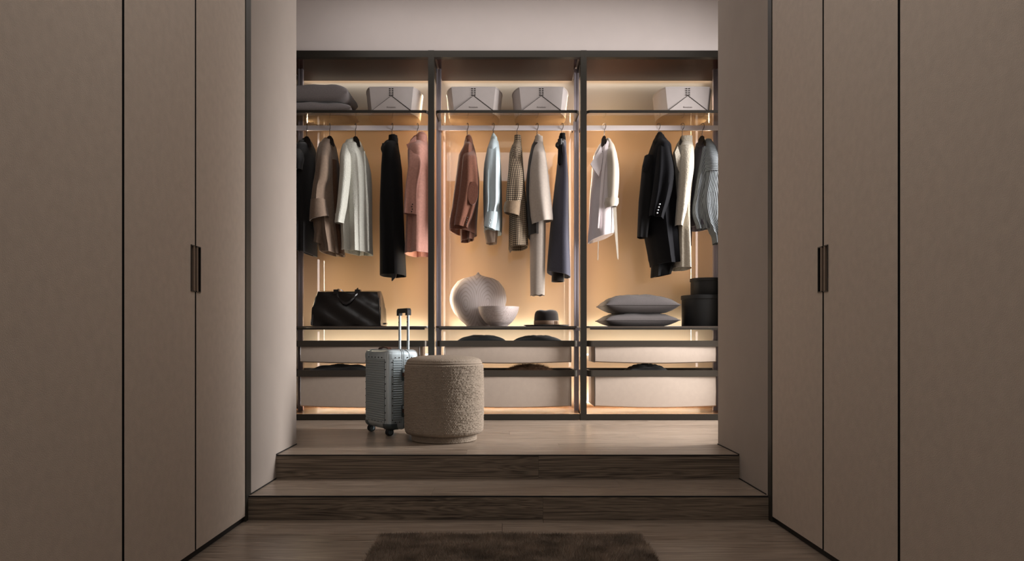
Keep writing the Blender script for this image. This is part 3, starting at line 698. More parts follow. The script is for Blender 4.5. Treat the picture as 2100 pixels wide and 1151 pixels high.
mk('collar', sleeve([(284, 1401, 1413), (288, 1397, 1419), (297, 1396, 1421)], d0=-.06, d1=-.12, b0=.03, b1=.045, wav=.008), m_fleece, t, smooth=True)
mk('sleeve', sleeve([(288, 1396, 1418), (306, 1395, 1422), (348, 1393, 1422), (392, 1390, 1414), (433, 1387, 1407), (464, 1385, 1399)], b1=.065, fold=.008, nf=2, seed=31, wav=.005, skew=1), m_fleece, t, smooth=True)
mk('front_edge', patch([(1390, 300), (1384, 312), (1388, 340), (1394, 355), (1396, 320)], -.2, .012), m_fleece, t)
t = garment('cardigan', 'chunky grey ribbed cardigan with balloon sleeve and dark plum lining', 'cardigan', 1441, 284)
mk('lining', body([(294, 1428, 1450), (308, 1425, 1457), (348, 1421, 1460), (404, 1414, 1462), (450, 1412, 1460), (468, 1413, 1456)], fold=.012, nf=3, seed=32), m_plum, t, smooth=True, label='dark plum inside')
mk('front_panel', sleeve([(302, 1441, 1450), (350, 1432, 1455), (400, 1424, 1455), (438, 1419, 1455), (470, 1429, 1457)], d0=-.12, d1=-.16, b0=.03, b1=.05, fold=.012, nf=3, seed=33), m_rib, t, smooth=True)
mk('hem_tail', patch([(1412, 455), (1421, 455), (1419, 480), (1418, 504), (1412, 504)], -.05, .02), m_plum, t)
mk('sleeve', sleeve([(288, 1446, 1457), (302, 1446, 1466), (330, 1446, 1473), (362, 1444, 1479), (410, 1438, 1483), (451, 1443, 1484), (478, 1456, 1482), (486, 1461, 1480), (500, 1463, 1479)], b1=.085, d1=-.17, fold=.010, nf=3, seed=34), m_rib, t, smooth=True)
mk('shoulder', sleeve([(287, 1446, 1458), (302, 1445.5, 1467), (330, 1445, 1474), (354, 1443.5, 1479)], b0=.038, b1=.082, d1=-.18), m_rib_cross, t, smooth=True, label='shoulder with ribs running across')
for a in ((1239, 279, 'white belted coat'), (1350, 274, 'long black coat'), (1399, 279, 'cream fleece coat'), (1440, 279, 'grey ribbed cardigan')): hanger(*a, open_collar={1239: (-.75, 34), 1399: (-.6, 16), 1440: (-1, 22)}.get(a[0], False))

# ------------------------------------------------------------------ things on the glass shelves
m_box = mat('pale_grey_leather_box', (178, 170, 167), .5, spec=.4, var=.02, vscale=20, bump=.06, bscale=500)
m_flapshade = mat('flap_gap_shade', (48, 42, 38), .7)
m_ink = mat('grey_stamped_ink', (110, 102, 98), .6)
m_lace = mat('dark_lace', (40, 34, 32), .5)
def storage_box(pxc, side_label):
    yf = 5.87; xc = X(pxc, yf); zb, zt = ZS+.001, ZS+.213; hw = 91*yf/FPX/2; dep = .40
    t = thing('storage_box', side_label, 'box', (xc, yf+dep/2, zb), group='pale grey storage boxes')
    def plan(sc, z):
        h = hw*sc; d = dep; pts = []
        y0_ = yf+(1-sc)*.02; n = 8
        pts += [(xc-h+2*h*k/6, y0_-.006*math.sin(PI*k/6), z) for k in range(7)]
        pts += [(xc+h+.055*math.sin(PI*k/n)**.8, y0_+(d-.03*(1-sc))*k/n, z) for k in range(1, n)]
        pts += [(xc+h-2*h*k/6, y0_+d-.03*(1-sc), z) for k in range(7)]
        pts += [(xc-h-.055*math.sin(PI*k/n)**.8, y0_+(d-.03*(1-sc))*(n-k)/n, z) for k in range(1, n)]
        return pts
    bm = bmesh.new()
    rings(bm, [plan(.865, zb), plan(.93, zb+.1), plan(.985, zt-.012)])
    mk('box_body', bm, m_box, t, smooth=True)
    bm = bmesh.new(); rings(bm, [plan(.99, zt-.012), plan(1., zt-.010), plan(1., zt-.002), plan(.985, zt)])
    mk('lid', bm, m_box, t, smooth=True)
    za = zt-.076; w = .157; zc0 = zb+.016
    fy = lambda z: yf+(1-(.865+.12*(z-zb)/.2))*.02-.008
    def front(pts, th, bm=None):
        bm = bm or bmesh.new(); A = []; B = []
        for px_, z in pts: A.append(bm.verts.new((px_, fy(z)-th, z))); B.append(bm.verts.new((px_, fy(z)+.006, z)))
        bm.faces.new(A); bm.faces.new(B[::-1]); n = len(pts)
        for i in range(n): bm.faces.new((A[i], A[(i+1) % n], B[(i+1) % n], B[i]))
        return bm
    fl_ = mk('front_flap', front([(xc-.153, zb+.001), (xc+.153, zb+.001), (xc+w, zc0), (xc, za), (xc-w, zc0)], .001), m_box, t)
    mk('seam', front([(xc-w, zc0+.003), (xc-w, zc0), (xc, za), (xc, za+.004)], .0018), m_flapshade, t)  # dark strips draw the gap shadow along the flap's edges
    mk('seam', front([(xc+w, zc0), (xc+w, zc0+.007), (xc, za+.007), (xc, za)], .0028), m_flapshade, t)
    for r in range(4):
        for s in (-1, 1):
            z = zt-.018-.0165*r
            mk('lace', box(xc+s*.011-.0065, xc+s*.011+.0065, fy(z)-.002, fy(z)+.004, z-.0035, z+.0035), m_lace, t)
    cu = bpy.data.curves.new('lettering', 'FONT'); cu.body = 'Rimadesio'; cu.size = .0175; cu.align_x = 'CENTER'; cu.extrude = .0004
    cu.materials.append(m_ink)
    tmp = bpy.data.objects.new('lettering', cu); me = bpy.data.meshes.new_from_object(tmp); bpy.data.objects.remove(tmp)
    o = bpy.data.objects.new('lettering', me); COL.objects.link(o); o.parent = fl_
    z = zb+.040
    o.location = Vector((xc, fy(z+.013)-.0018, z))-WLOC[t]; o.rotation_euler = (PI/2, 0, 0)
    return t
for px, l in ((802.5, 'pale grey laced storage box beside the stack of grey cushions'), (971, 'pale grey laced storage box above the rust brown jacket'),
              (1110, 'pale grey laced storage box above the greige dress'), (1410, 'pale grey laced storage box above the fleece coat')):
    storage_box(px, l)

def pillow_bm(cx, cy, z0, w, d, h, rz=0., p=2.6, q=.5, pinch=.07, n=18, sag=.3, seed=0, wr=.004):
    """Cushion: seam round its middle, corners drawn out; the underside is flatter than the top."""
    bm = bmesh.new(); rnd = random.Random(seed); ph = [rnd.uniform(0, 6.3) for _ in range(4)]
    cr, sr = math.cos(rz), math.sin(rz); T, B = {}, {}
    g = [math.sin(PI/2*(-1+2*i/n)) for i in range(n+1)]
    for i, u in enumerate(g):
        for j, v in enumerate(g):
            x = w/2*u*(1-pinch*(1-v*v)*abs(u)); y = d/2*v*(1-pinch*(1-u*u)*abs(v))
            e = max(0., (1-abs(u)**p)*(1-abs(v)**p))**q
            wk = wr*e*(math.sin(9*u+5*v+ph[0])+math.sin(13*v-4*u+ph[1]))
            X_, Y_ = cx+cr*x-sr*y, cy+sr*x+cr*y
            zm = z0+h*sag
            T[i, j] = bm.verts.new((X_, Y_, zm+h*(1-sag)*e+wk))
            B[i, j] = T[i, j] if i in (0, n) or j in (0, n) else bm.verts.new((X_, Y_, zm-h*sag*min(1, e*1.25)))
    for i in range(n):
        for j in range(n):
            bm.faces.new((T[i, j], T[i+1, j], T[i+1, j+1], T[i, j+1]))
            try: bm.faces.new((B[i, j], B[i, j+1], B[i+1, j+1], B[i+1, j]))
            except ValueError: pass
    return bm
def seam_bm(cx, cy, z, w, d, rz=0., pinch=.07, r=.004):
    pts = []; n = 12; cr, sr = math.cos(rz), math.sin(rz)
    for s in range(4):
        for k in range(n):
            a = -1+2*k/n
            u, v = ((a, -1), (1, a), (-a, 1), (-1, -a))[s]
            x = w/2*u*(1-pinch*(1-v*v)*abs(u)); y = d/2*v*(1-pinch*(1-u*u)*abs(v))
            pts.append((cx+cr*x-sr*y, cy+sr*x+cr*y, z))
    return tube(pts, r, 6, closed=True)
def pillow(name, label, cat, m, cx, cy, z0, w, d, h, group=None, piping=True, **k):
    t = thing(name, label, cat, (cx, cy, z0), group=group)
    mk('cushion_cover', pillow_bm(cx, cy, z0, w, d, h, **k), m, t, smooth=True)
    if piping: mk('piping', seam_bm(cx, cy, z0+h*k.get('sag', .3), w, d, k.get('rz', 0), k.get('pinch', .07)), m, t, smooth=True)
    return t
m_grey = fabric('mid_grey_flannel', (112, 105, 104), bscale=300, bump=.25, var=.18, vscale=260)
m_greylow = fabric('dark_grey_flannel', (72, 67, 66), bscale=300, bump=.25, var=.18, vscale=260, sheen=.05)
m_green = mat('dark_green_velvet', (18, 25, 25), .6, sheen=.2, var=.2, vscale=40)
m_blackcloth = fabric('black_jersey', (24, 21, 21))
pillow('cushion', 'soft grey flannel cushion underneath in the pair on the glass shelf', 'cushion', m_grey, X(657, 6.0), 6.02, ZS+.002, .56, .40, .092, group='grey cushions on the glass shelf', p=5, q=.42, sag=.38, seed=1, rz=.03, pinch=.035, piping=False)
pillow('cushion', 'soft grey flannel cushion on top in the pair on the glass shelf', 'cushion', m_grey, X(653, 6.0), 6.0, ZS+.090, .57, .38, .142, group='grey cushions on the glass shelf', p=5.5, q=.40, sag=.44, seed=2, rz=-.03, pinch=.035, piping=False)

# ------------------------------------------------------------------ things on the lower shelves
ZL = .9905
m_holdall = mat('black_glossy_leather', (12, 10, 10), .22, spec=.7, var=.2, vscale=6, bump=.5, bscale=9)
m_strapm = mat('black_leather_strap', (26, 23, 23), .25, spec=.6)
m_zip = mat('steel_zip', (150, 146, 146), .3, metal=1.)
def holdall():
    yc = 6.02; xc = X(711, 5.9); L = .585; D = .30; H = .292
    t = thing('holdall', 'glossy black leather holdall with two handles on the lower shelf', 'bag', (xc, yc, ZL))
    bm = bmesh.new(); bmesh.ops.create_cube(bm, size=2); bmesh.ops.subdivide_edges(bm, edges=bm.edges, cuts=15, use_grid_fill=True)
    for v in bm.verts:
        c = v.co.copy(); s = c.normalized()*1.28
        rnd = .42 if c.z > 0 else .16
        c = c*(1-rnd)+Vector((max(-1, min(1, s.x)), max(-1, min(1, s.y)), max(-1, min(1, s.z))))*rnd
        z01 = (c.z+1)/2
        x = c.x*L/2*(1-.085*z01); y = c.y*D/2*(1-.38*z01**1.5)
        z = z01*H
        if abs(v.co.x) > .99: x *= 1-.05*math.cos(v.co.y*PI/2)*math.cos((v.co.z-.1)*PI/2)     # gussets sink in
        z += .010*z01*(abs(c.x)**2*1.3-.7)
        y += .010*math.sin(5*c.x+2*c.z)*math.cos(4*c.z+c.x*3)*(1 if c.y < 0 else .5)
        v.co = (xc+x, yc+y, ZL+max(0, z))
    mk('bag_body', bm, m_holdall, t, smooth=True)
    yf = yc-D/2
    P = lambda px, py, y: (X(px, y), y, Z(py, y))
    ya = yf+.055
    mk('handle', strap([P(690, 597, ya+.02), P(691, 603, ya-.01), P(696, 613, yf+.018), P(703, 621, yf+.008), P(710, 623, yf+.006), P(718, 619, yf+.010), P(727, 610, yf+.025), P(733, 601, ya), P(734, 594, ya+.02)], .020, .007, (0, .3, 1)), m_strapm, t, smooth=True)
    mk('handle', strap([P(692, 600, yc+.05), P(694, 593, yc+.05), P(700, 595, yc+.08), P(715, 606, yc+.12), P(728, 598, yc+.08), P(734, 591, yc+.05), P(735, 599, yc+.05)], .018, .007, (0, 1, 0)), m_strapm, t, smooth=True)
    for px in (689, 733):
        bm = box(X(px, ya)-.020, X(px, ya)+.022, ya-.004, ya+.05, Z(604, ya), Z(594, ya))
        mk('handle_lug', bm, m_strapm, t, bevel=.006)
    for s in (-1, 1):
        pts = []
        for k in range(13):
            a = k/12; z01 = a
            pts.append((xc+s*(L/2*(1-.085*z01)-.016), yf+.004+D/2*.38*z01**1.5+(.05*max(0, a-.8)/.2), ZL+.01+(H-.03)*a))
        mk('piping', tube(pts, .006, 8), m_strapm, t, smooth=True)
    x = xc-L/2-.006
    mk('zip_pull', strap([(x, yc-.06, ZL+.06), (x-.006, yc-.06, ZL+.04), (x-.004, yc-.06, ZL+.012)], .014, .003, (0, 1, 0)), m_zip, t)
    x = xc+L/2-.008
    mk('corner_tab', box(x-.02, x+.02, yc-.03, yc+.03, ZL+.018, ZL+.03), m_strapm, t, bevel=.005)
holdall()

def vase_wood():
    """Pale limed ash: vertical grain with two long eyes."""
    m, nt, p = node_mat('pale_limed_ash'); N = nt.nodes.new; L = nt.links.new
    tc = N('ShaderNodeTexCoord')
    def eye(cx, cz):
        mp = N('ShaderNodeMapping'); mp.vector_type = 'POINT'
        mp.inputs['Location'].default_value = (-cx*9, 0, -cz*4.2); mp.inputs['Scale'].default_value = (9, 0, 4.2)
        L(tc.outputs['Object'], mp.inputs[0])
        n = N('ShaderNodeTexNoise'); n.inputs['Scale'].default_value = 1.6; n.inputs['Detail'].default_value = 1; L(mp.outputs[0], n.inputs[0])
        ln = N('ShaderNodeVectorMath'); ln.operation = 'LENGTH'; L(mp.outputs[0], ln.inputs[0])
        a = N('ShaderNodeMath'); a.operation = 'MULTIPLY_ADD'; a.inputs[1].default_value = .22; L(n.outputs[0], a.inputs[0]); L(ln.outputs['Value'], a.inputs[2]); return a
    e1, e2 = eye(-.10, .185), eye(.082, .195)
    mn = N('ShaderNodeMath'); mn.operation = 'SMOOTH_MIN'; mn.inputs[2].default_value = .12; L(e1.outputs[0], mn.inputs[0]); L(e2.outputs[0], mn.inputs[1])
    w = N('ShaderNodeMath'); w.operation = 'MULTIPLY'; w.inputs[1].default_value = 44; L(mn.outputs[0], w.inputs[0])
    s = N('ShaderNodeMath'); s.operation = 'SINE'; L(w.outputs[0], s.inputs[0])
    r = N('ShaderNodeValToRGB'); r.color_ramp.elements[0].position = .0; r.color_ramp.elements[1].position = .38
    q = N('ShaderNodeMath'); q.operation = 'MULTIPLY_ADD'; q.inputs[1].default_value = .5; q.inputs[2].default_value = .5; L(s.outputs[0], q.inputs[0])
    r.color_ramp.elements[0].color = (*lin((190, 175, 167)), 1); r.color_ramp.elements[1].color = (*lin((208, 196, 193)), 1)
    L(q.outputs[0], r.inputs[0]); L(r.outputs[0], p.inputs['Base Color']); p.inputs['Roughness'].default_value = .55
    return m
m_ash = vase_wood()
yv = 6.10; xv = X(980.6, yv)
prof = [(669, 23.5), (657, 36.5), (645, 47.5), (630, 54.8), (613, 58), (593, 53.6), (577, 42), (571, 30), (567.5, 16), (565, 7), (562, 3.2), (559.5, 2.2), (558.5, .6)]
pr = [(p[1], p[0]) for p in catmull([(a, b) for a, b in prof], 4)]
k_ = yv/FPX
t = thing('wooden_vase', 'round flattened pale wooden vase with pointed tip and ringed grain', 'vase', (xv, yv, ZL))
bm = lathe([(.02, ZL)]+[(r*k_, max(ZL, Z(py, yv))) for r, py in pr if py < 669.5], xv, yv, 64, sy=.45)
o = mk('vase_body', bm, m_ash, t, smooth=True)
m_bowl = wood('pale_grey_turned_ash', (150, 137, 131), (188, 176, 173), 'x', .55, scale=1.6)
yb = 5.93; xb = X(1022.5, yb); k_ = yb/FPX
t = thing('wooden_bowl', 'pale grey turned wooden bowl in front of the round vase', 'bowl', (xb, yb, ZL))
prof = [(18, 668.6), (27, 660.5), (34, 651), (39.5, 640), (42, 628.5)]
outer = [(p[1]*k_, Z(p[0], yb)) for p in catmull([(b, a) for a, b in prof], 5)]
z0 = outer[0][1]; outer = [(r, max(ZL+.0005, ZL+(z-z0))) for r, z in outer]
inner = [(r-.008, z+.004) for r, z in outer[::-1]]; inner[0] = (outer[-1][0]-.008, outer[-1][1])
mk('bowl_body', lathe([(.02, ZL+.0005)]+outer+inner[:-1]+[(.02, ZL+.012)], xb, yb, 64), m_bowl, t, smooth=True)

m_felt = fabric('black_brown_felt', (23, 17, 15), bscale=500, bump=.15)
m_band = mat('brown_grosgrain_band', (104, 80, 60), .5, bump=.3, bscale=300, stretch=(1, 1, 30))
yh = 6.0; xh = X(1120.5, yh)
t = thing('fedora_hat', 'dark brown felt fedora with ribbon band on the lower shelf', 'hat', (xh, yh, ZL))
bm = bmesh.new(); rs = []
ax, ay = 25.5*yh/FPX, .125
for f, z in ((1.0, .006), (1.0, .03), (.975, .07), (.94, .10), (.88, .118), (.76, .130), (.55, .136), (.3, .137), (.08, .136)):
    rs.append([(xh+ax*f*math.cos(a), yh+ay*f*math.sin(a), ZL+z-(.007*math.exp(-((f*math.cos(a)+.12)/.22)**2)*(z/.137)**6)) for a in [2*PI*k/40 for k in range(40)]])
rings(bm, rs); mk('crown', bm, m_felt, t, smooth=True)
bm = bmesh.new(); rs = []
for f, z in ((.98, .010), (1.2, .006), (1.42, .004), (1.50, .009), (1.51, .011), (1.50, .012), (1.42, .008), (1.2, .010), (.98, .014)):
    rs.append([(xh+(ax+.105*(f-1)*1.6)*math.cos(a), yh+(ay+.105*(f-1)*1.6)*math.sin(a), ZL+z) for a in [2*PI*k/40 for k in range(40)]])
rings(bm, rs, closed=True); mk('brim', bm, m_felt, t, smooth=True)
bm = bmesh.new(); rs = []
for f, z in ((1.005, .013), (1.015, .015), (1.012, .045), (1.0, .047)):
    rs.append([(xh+ax*f*math.cos(a), yh+ay*f*math.sin(a), ZL+z) for a in [2*PI*k/40 for k in range(40)]])
rings(bm, rs, closed=True); bd = mk('hat_band', bm, m_band, t, smooth=True)
a = -.9; bx, by = xh+ax*1.03*math.cos(a), yh+ay*1.03*math.sin(a)
mk('bow', box(bx-.012, bx+.018, by-.006, by+.006, ZL+.016, ZL+.042), m_band, t, bevel=.004)
mk('bow_knot', box(bx-.0155, bx-.0125, by-.009, by+.004, ZL+.014, ZL+.044), m_box, bd, label='pale knot of the bow')

m_roundbox = mat('blue_black_paper_box', (26, 28, 29), .5, spec=.4, bump=.1, bscale=500)
def round_box(xc, yc, r, z0, z1, lidh, label):
    t = thing('round_box', label, 'box', (xc, yc, z0), group='round black boxes')
    mk('box_body', lathe([(r*.3, z0), (r-.006, z0), (r-.004, z0+.004), (r-.004, z1-lidh+.002)], xc, yc, 64), m_roundbox, t, smooth=True)
    mk('lid', lathe([(r, z1-lidh), (r+.002, z1-lidh+.002), (r+.002, z1-.003), (r-.001, z1), (r*.3, z1)], xc, yc, 64), m_roundbox, t, smooth=True)
round_box(1.662, 6.05, .178, ZL, 1.246, .033, 'large round black lidded box on the lower shelf')
round_box(1.696, 6.06, .136, 1.2465, 1.388, .026, 'small round black lidded box stacked on the large one')
pillow('cushion', 'grey flannel cushion underneath in the pair beside the round boxes', 'cushion', m_greylow, X(1305, 6.05), 6.04, ZL, .60, .42, .115, group='grey cushions on the lower shelf', p=3, q=.5, sag=.42, seed=3, rz=.08, pinch=.06)
pillow('cushion', 'grey flannel cushion on top in the pair beside the round boxes', 'cushion', m_greylow, X(1306, 6.05), 6.03, ZL+.107, .60, .42, .150, group='grey cushions on the lower shelf', p=3, q=.5, sag=.42, seed=4, rz=.06, pinch=.06)

# ------------------------------------------------------------------ things lying in the trays
ZTU, ZTL = .836, .598
pillow('cushion', 'dark green velvet cushion in the upper tray below the wooden vase', 'cushion', m_green, X(988, 6.0), 6.02, ZTU+.001, .41, .34, .082, group='dark green cushions', p=2.2, q=.55, sag=.4, seed=5, piping=False)
pillow('cushion', 'dark green velvet cushion in the upper tray below the fedora', 'cushion', m_green, X(1102, 6.0), 6.02, ZTU+.001, .41, .34, .079, group='dark green cushions', p=2.2, q=.55, sag=.4, seed=6, piping=False)
pillow('folded_garment', 'black folded jersey in the lower tray behind the suitcase', 'clothes', m_blackcloth, X(702, 6.0), 6.0, ZTL+.001, .54, .34, .078, p=2.2, q=.6, sag=.35, seed=7, piping=False, wr=.006)
pillow('folded_garment', 'black folded jersey in the lower tray beneath the grey flannel cushions', 'clothes', m_blackcloth, X(1325, 6.0), 6.0, ZTL+.001, .34, .30, .082, p=2.2, q=.6, sag=.3, seed=8, piping=False, wr=.008)
m_fur = mat('brown_fur', (140, 108, 84), .8, var=.35, vscale=40)
xf_, yf_ = X(1085, 6.0), 5.99
t = thing('fur_scarf', 'brown fur scarf heaped in the lower tray below the fedora', 'scarf', (xf_, yf_, ZTL+.001))
mk('scarf_body', pillow_bm(xf_, yf_, ZTL+.001, .36, .26, .074, p=2, q=.7, sag=.2, wr=.010, seed=9), m_fur, t, smooth=True)
rng = np.random.default_rng(4); n = 5200
u, v = rng.uniform(-1, 1, n), rng.uniform(-1, 1, n); e = np.clip((1-u*u)*(1-v*v), 0, 1)**.7
bx, by, bz = xf_+.2*u, yf_+.13*v, ZTL+.006+.062*e
cl = np.sin(u*17)*np.cos(v*11+u*5)
ln = .016+.04*e*(.5+.5*cl)*rng.uniform(.4, 1, n)
dx, dy, dz = .5*u+.5*cl+rng.normal(0, .3, n), .5*v+rng.normal(0, .3, n)-.1, .55+rng.uniform(0, .5, n)
wd_ = .0011
V = np.empty((n*3, 3)); V[0::3] = np.stack([bx-wd_, by, bz], 1); V[1::3] = np.stack([bx+wd_, by, bz], 1)
V[2::3] = np.stack([bx+dx*ln, by+dy*ln, bz+dz*ln], 1)
me = bpy.data.meshes.new('fur'); me.from_pydata((V-np.array(WLOC[t])).tolist(), [], np.arange(n*3).reshape(-1, 3).tolist()); me.materials.append(m_fur)
o = bpy.data.objects.new('fur', me); COL.objects.link(o); o.parent = t; o['kind'] = 'stuff'

# ------------------------------------------------------------------ suitcase
m_case = mat('anodised_aluminium_case', (186, 198, 203), .34, metal=.65)
m_rib_case = mat('ribbed_aluminium_panel', (170, 182, 187), .34, metal=.65)
m_caseedge = mat('grey_case_corner', (92, 104, 108), .4, metal=.7)
m_rubber = mat('black_rubber', (20, 20, 21), .5)
m_brown = mat('brown_leather', (70, 46, 38), .45, bump=.1, bscale=300)
sc = thing('suitcase', 'ribbed aluminium trolley suitcase with raised handle behind the round pouf', 'suitcase', (-.758, 4.98, ZT2), math.radians(-55))
HW, HD, SB, ST, RC = .185, .115, .042, .568, .036     # half width, half depth, bottom and top above the floor, corner radius
def case_ring(z, ins, n=7): return [(x, y, z) for x, y in rrect(HW-ins, HD-ins, max(.004, RC-ins*.3), n)]
bm = bmesh.new(); rs = []
for k in range(7):
    a = PI/2*k/6; rs.append(case_ring(SB+RC-RC*math.cos(a)*1., RC*(1-math.sin(a))))
for k in range(7):
    a = PI/2*k/6; rs.append(case_ring(ST-RC+RC*math.sin(a), RC*(1-math.cos(a))))
rings(bm, rs); mk('shell', bm, m_case, sc, smooth=True, world=False)
def ribs(axis, a0, a1, z0, z1, pos, out, n):
    """Horizontal raised ribs on a face; out: sign of the face's normal."""
    bm = bmesh.new(); p = (z1-z0)/n
    for k in range(n):
        za = z0+p*k; zs = [za, za+p*.25, za+p*.75, za+p*.98]; ds = [.0006, .0034, .0034, .0006]
        A = []
        for e in (a0, a1):
            A.append([bm.verts.new((e, pos+out*d, z) if axis == 'x' else (pos+out*d, e, z)) for z, d in zip(zs, ds)])
        for i in range(3): bm.faces.new((A[0][i], A[0][i+1], A[1][i+1], A[1][i]))
    return bm
zr0, zr1 = SB+.045, ST-.062
mk('ribbed_panel', ribs('x', -HW+RC+.004, HW-RC-.004, zr0, zr1, -HD, -1, 27), m_rib_case, sc, world=False, kind='stuff')
mk('ribbed_panel', ribs('x', -HW+RC+.004, HW-RC-.004, zr0, zr1, HD, 1, 27), m_rib_case, sc, world=False, kind='stuff')
for s in (-1, 1):
    for a0, a1 in ((-HD+RC+.004, -.012), (.012, HD-RC-.004)):
        mk('ribbed_panel', ribs('y', a0, a1, zr0, zr1, s*HW, s, 27), m_rib_case, sc, world=False, kind='stuff')
# frame band round the middle, two beads
def band(y0, y1, out):
    bm = bmesh.new(); P = rrect(HW, (ST-SB)/2, RC, 7); zc = (ST+SB)/2
    Q = rrect(HW+out, (ST-SB)/2+out, RC+out, 7)
    rings(bm, [[(P[i][0], y0, zc+P[i][1]), (Q[i][0], y0, zc+Q[i][1]), (Q[i][0], y1, zc+Q[i][1]), (P[i][0], y1, zc+P[i][1])] for i in range(len(P))], closed=True); return bm
mk('frame_band', band(-.010, .010, .003), m_case, sc, world=False)
mk('frame_groove', band(-.0012, .0012, .0042), m_caseedge, sc, world=False)
# top corner caps and vertical corner strips, riveted
def corner_cap(sx, sy, z0, z1, m, name, grow=.0022, l=.075):
    bm = bmesh.new(); rs = []; n = 7
    def ring(z, ins):
        h, d, r = HW+grow-ins, HD+grow-ins, RC
        pts = [(sx*(h-l), sy*d)]+[(sx*(h-r+r*math.cos(a)), sy*(d-r+r*math.sin(a))) for a in [PI/2-PI/2*k/n for k in range(n+1)]]+[(sx*h, sy*max(.014, d-l))]
        inn = [(x-sx*.004 if abs(x) > h-.02 else x, y-sy*.004 if abs(y) > d-.02 else y) for x, y in pts]
        return [(x, y, z) for x, y in pts]+[(x, y, z) for x, y in inn[::-1]]
    if z1 > ST-.01:
        zs = [(z0, 0)]+[(ST-RC+(RC+grow)*math.sin(a), RC*(1-math.cos(a))*.92) for a in [PI/2*k/6 for k in range(6)]]
    elif z0 < SB+.01:
        zs = [(SB+RC-(RC+grow)*math.sin(a), RC*(1-math.cos(a))*.92) for a in [PI/2*k/6 for k in range(5, -1, -1)]]+[(z1, 0)]
    else: zs = [(z0, 0), (z1, 0)]
    rings(bm, [ring(*z) for z in zs]); return mk(name, bm, m, sc, smooth=True, world=False)
for sx in (-1, 1):
    for sy in (-1, 1):
        corner_cap(sx, sy, ST-.058, ST, m_case, 'corner_cap')
        corner_cap(sx, sy, SB, SB+.040, m_caseedge, 'corner_guard', .003, .07)
bm = bmesh.new()
for s in (-1, 1):
    for k in range(9):
        z = zr0+.02+(zr1-zr0-.04)*k/8
        for x in (-HW+RC-.002, HW-RC+.002): ball(bm, (x, s*(HD+.001), z), .0042, u=6, v=4)
        for y in (-HD+RC-.002, HD-RC+.002): ball(bm, (s*(HW+.001), y, z), .0042, u=6, v=4)
    for zz in (ST-.052, SB+.05):
        for k in range(5): ball(bm, (-.10+.05*k, s*(HD+.002), zz), .0042, u=6, v=4)
        for y in (-.06, -.03, .03, .06): ball(bm, (s*(HW+.002), y, zz), .0042, u=6, v=4)
mk('rivets', bm, m_rubber, sc, world=False, kind='stuff')
for z in (.405, .165):
    bm = prism([(HW+.0, -.034), (HW+.0, .034)], 'z', 0, .001) if False else bmesh.new()
    P = rrect(.017, .042, .010, 4)
    prism([(y, z+q) for y, q in P], 'x', HW+.001, HW+.0055, bm=bm)
    pl = mk('latch', bm, m_caseedge, sc, world=False)
    mk('latch_tab', box(HW+.0055, HW+.018, -.012, .014, z-.011, z+.011), m_brown, sc if False else pl, world=False, bevel=.003, label='brown leather latch tab')
    mk('latch_hook', box(HW+.0055, HW+.012, -.010, .010, z+.013, z+.032), m_case, pl, world=False, bevel=.002)
# carry handle on top
mk('carry_handle', strap([(-.075, -.045, ST+.001), (-.06, -.045, ST+.010), (0, -.045, ST+.015), (.06, -.045, ST+.010), (.075, -.045, ST+.001)], .026, .007, (0, 1, 0)), m_brown, sc, smooth=True, world=False)
# telescopic pull handle
for s in (-1, 1):
    x = .0+s*.062
    bm = bmesh.new(); P = rrect(.010, .006, .004, 3)
    prism([(x+a, .098+b) for a, b in P], 'z', ST-.02, .812, bm=bm)
    tb = mk('handle_tube', bm, m_case, sc, world=False)
    bm = bmesh.new()
    for z in (.785, .755): ball(bm, (x, .0915, z), .0045, u=6, v=4)
    mk('tube_button', bm, m_rubber, tb, world=False, kind='stuff')
bm = bmesh.new(); P = [(-.080, .800), (-.080, .835), (-.070, .848), (.070, .848), (.080, .835), (.080, .800), (.048, .800), (.048, .818), (-.048, .818), (-.048, .800)]
prism(P, 'y', .084, .112, bm=bm); mk('pull_grip', bm, m_rubber, sc, world=False, bevel=.005)
for sx in (-1, 1):
    for sy in (-1, 1):
        x, y = sx*.140, sy*.074
        bm = bmesh.new(); prism([(x+a, y+b) for a, b in rrect(.024, .022, .010, 3)], 'z', .038, .050, bm=bm)
        w_ = mk('caster', bm, m_rubber, sc, world=False)
        for s in (-1, 1):
            rs = []
            for d, r in ((0, .006), (0, .022), (.003, .025), (.009, .025), (.012, .022), (.012, .006)):
                rs.append([(x+s*(.004+d)*1., y+r*math.cos(a)-.006, .0255+r*math.sin(a)) for a in [2*PI*k/20 for k in range(20)]])
            bm = bmesh.new(); rings(bm, rs); mk('wheel', bm, m_rubber, w_, smooth=True, world=False)
            bm = bmesh.new(); rings(bm, [[(x+s*d, y+r*math.cos(a)-.006, .0255+r*math.sin(a)) for a in [2*PI*k/20 for k in range(20)]] for d, r in ((.0160, .016), (.0172, .012))])
            mk('hub', bm, m_caseedge, w_, smooth=True, world=False)

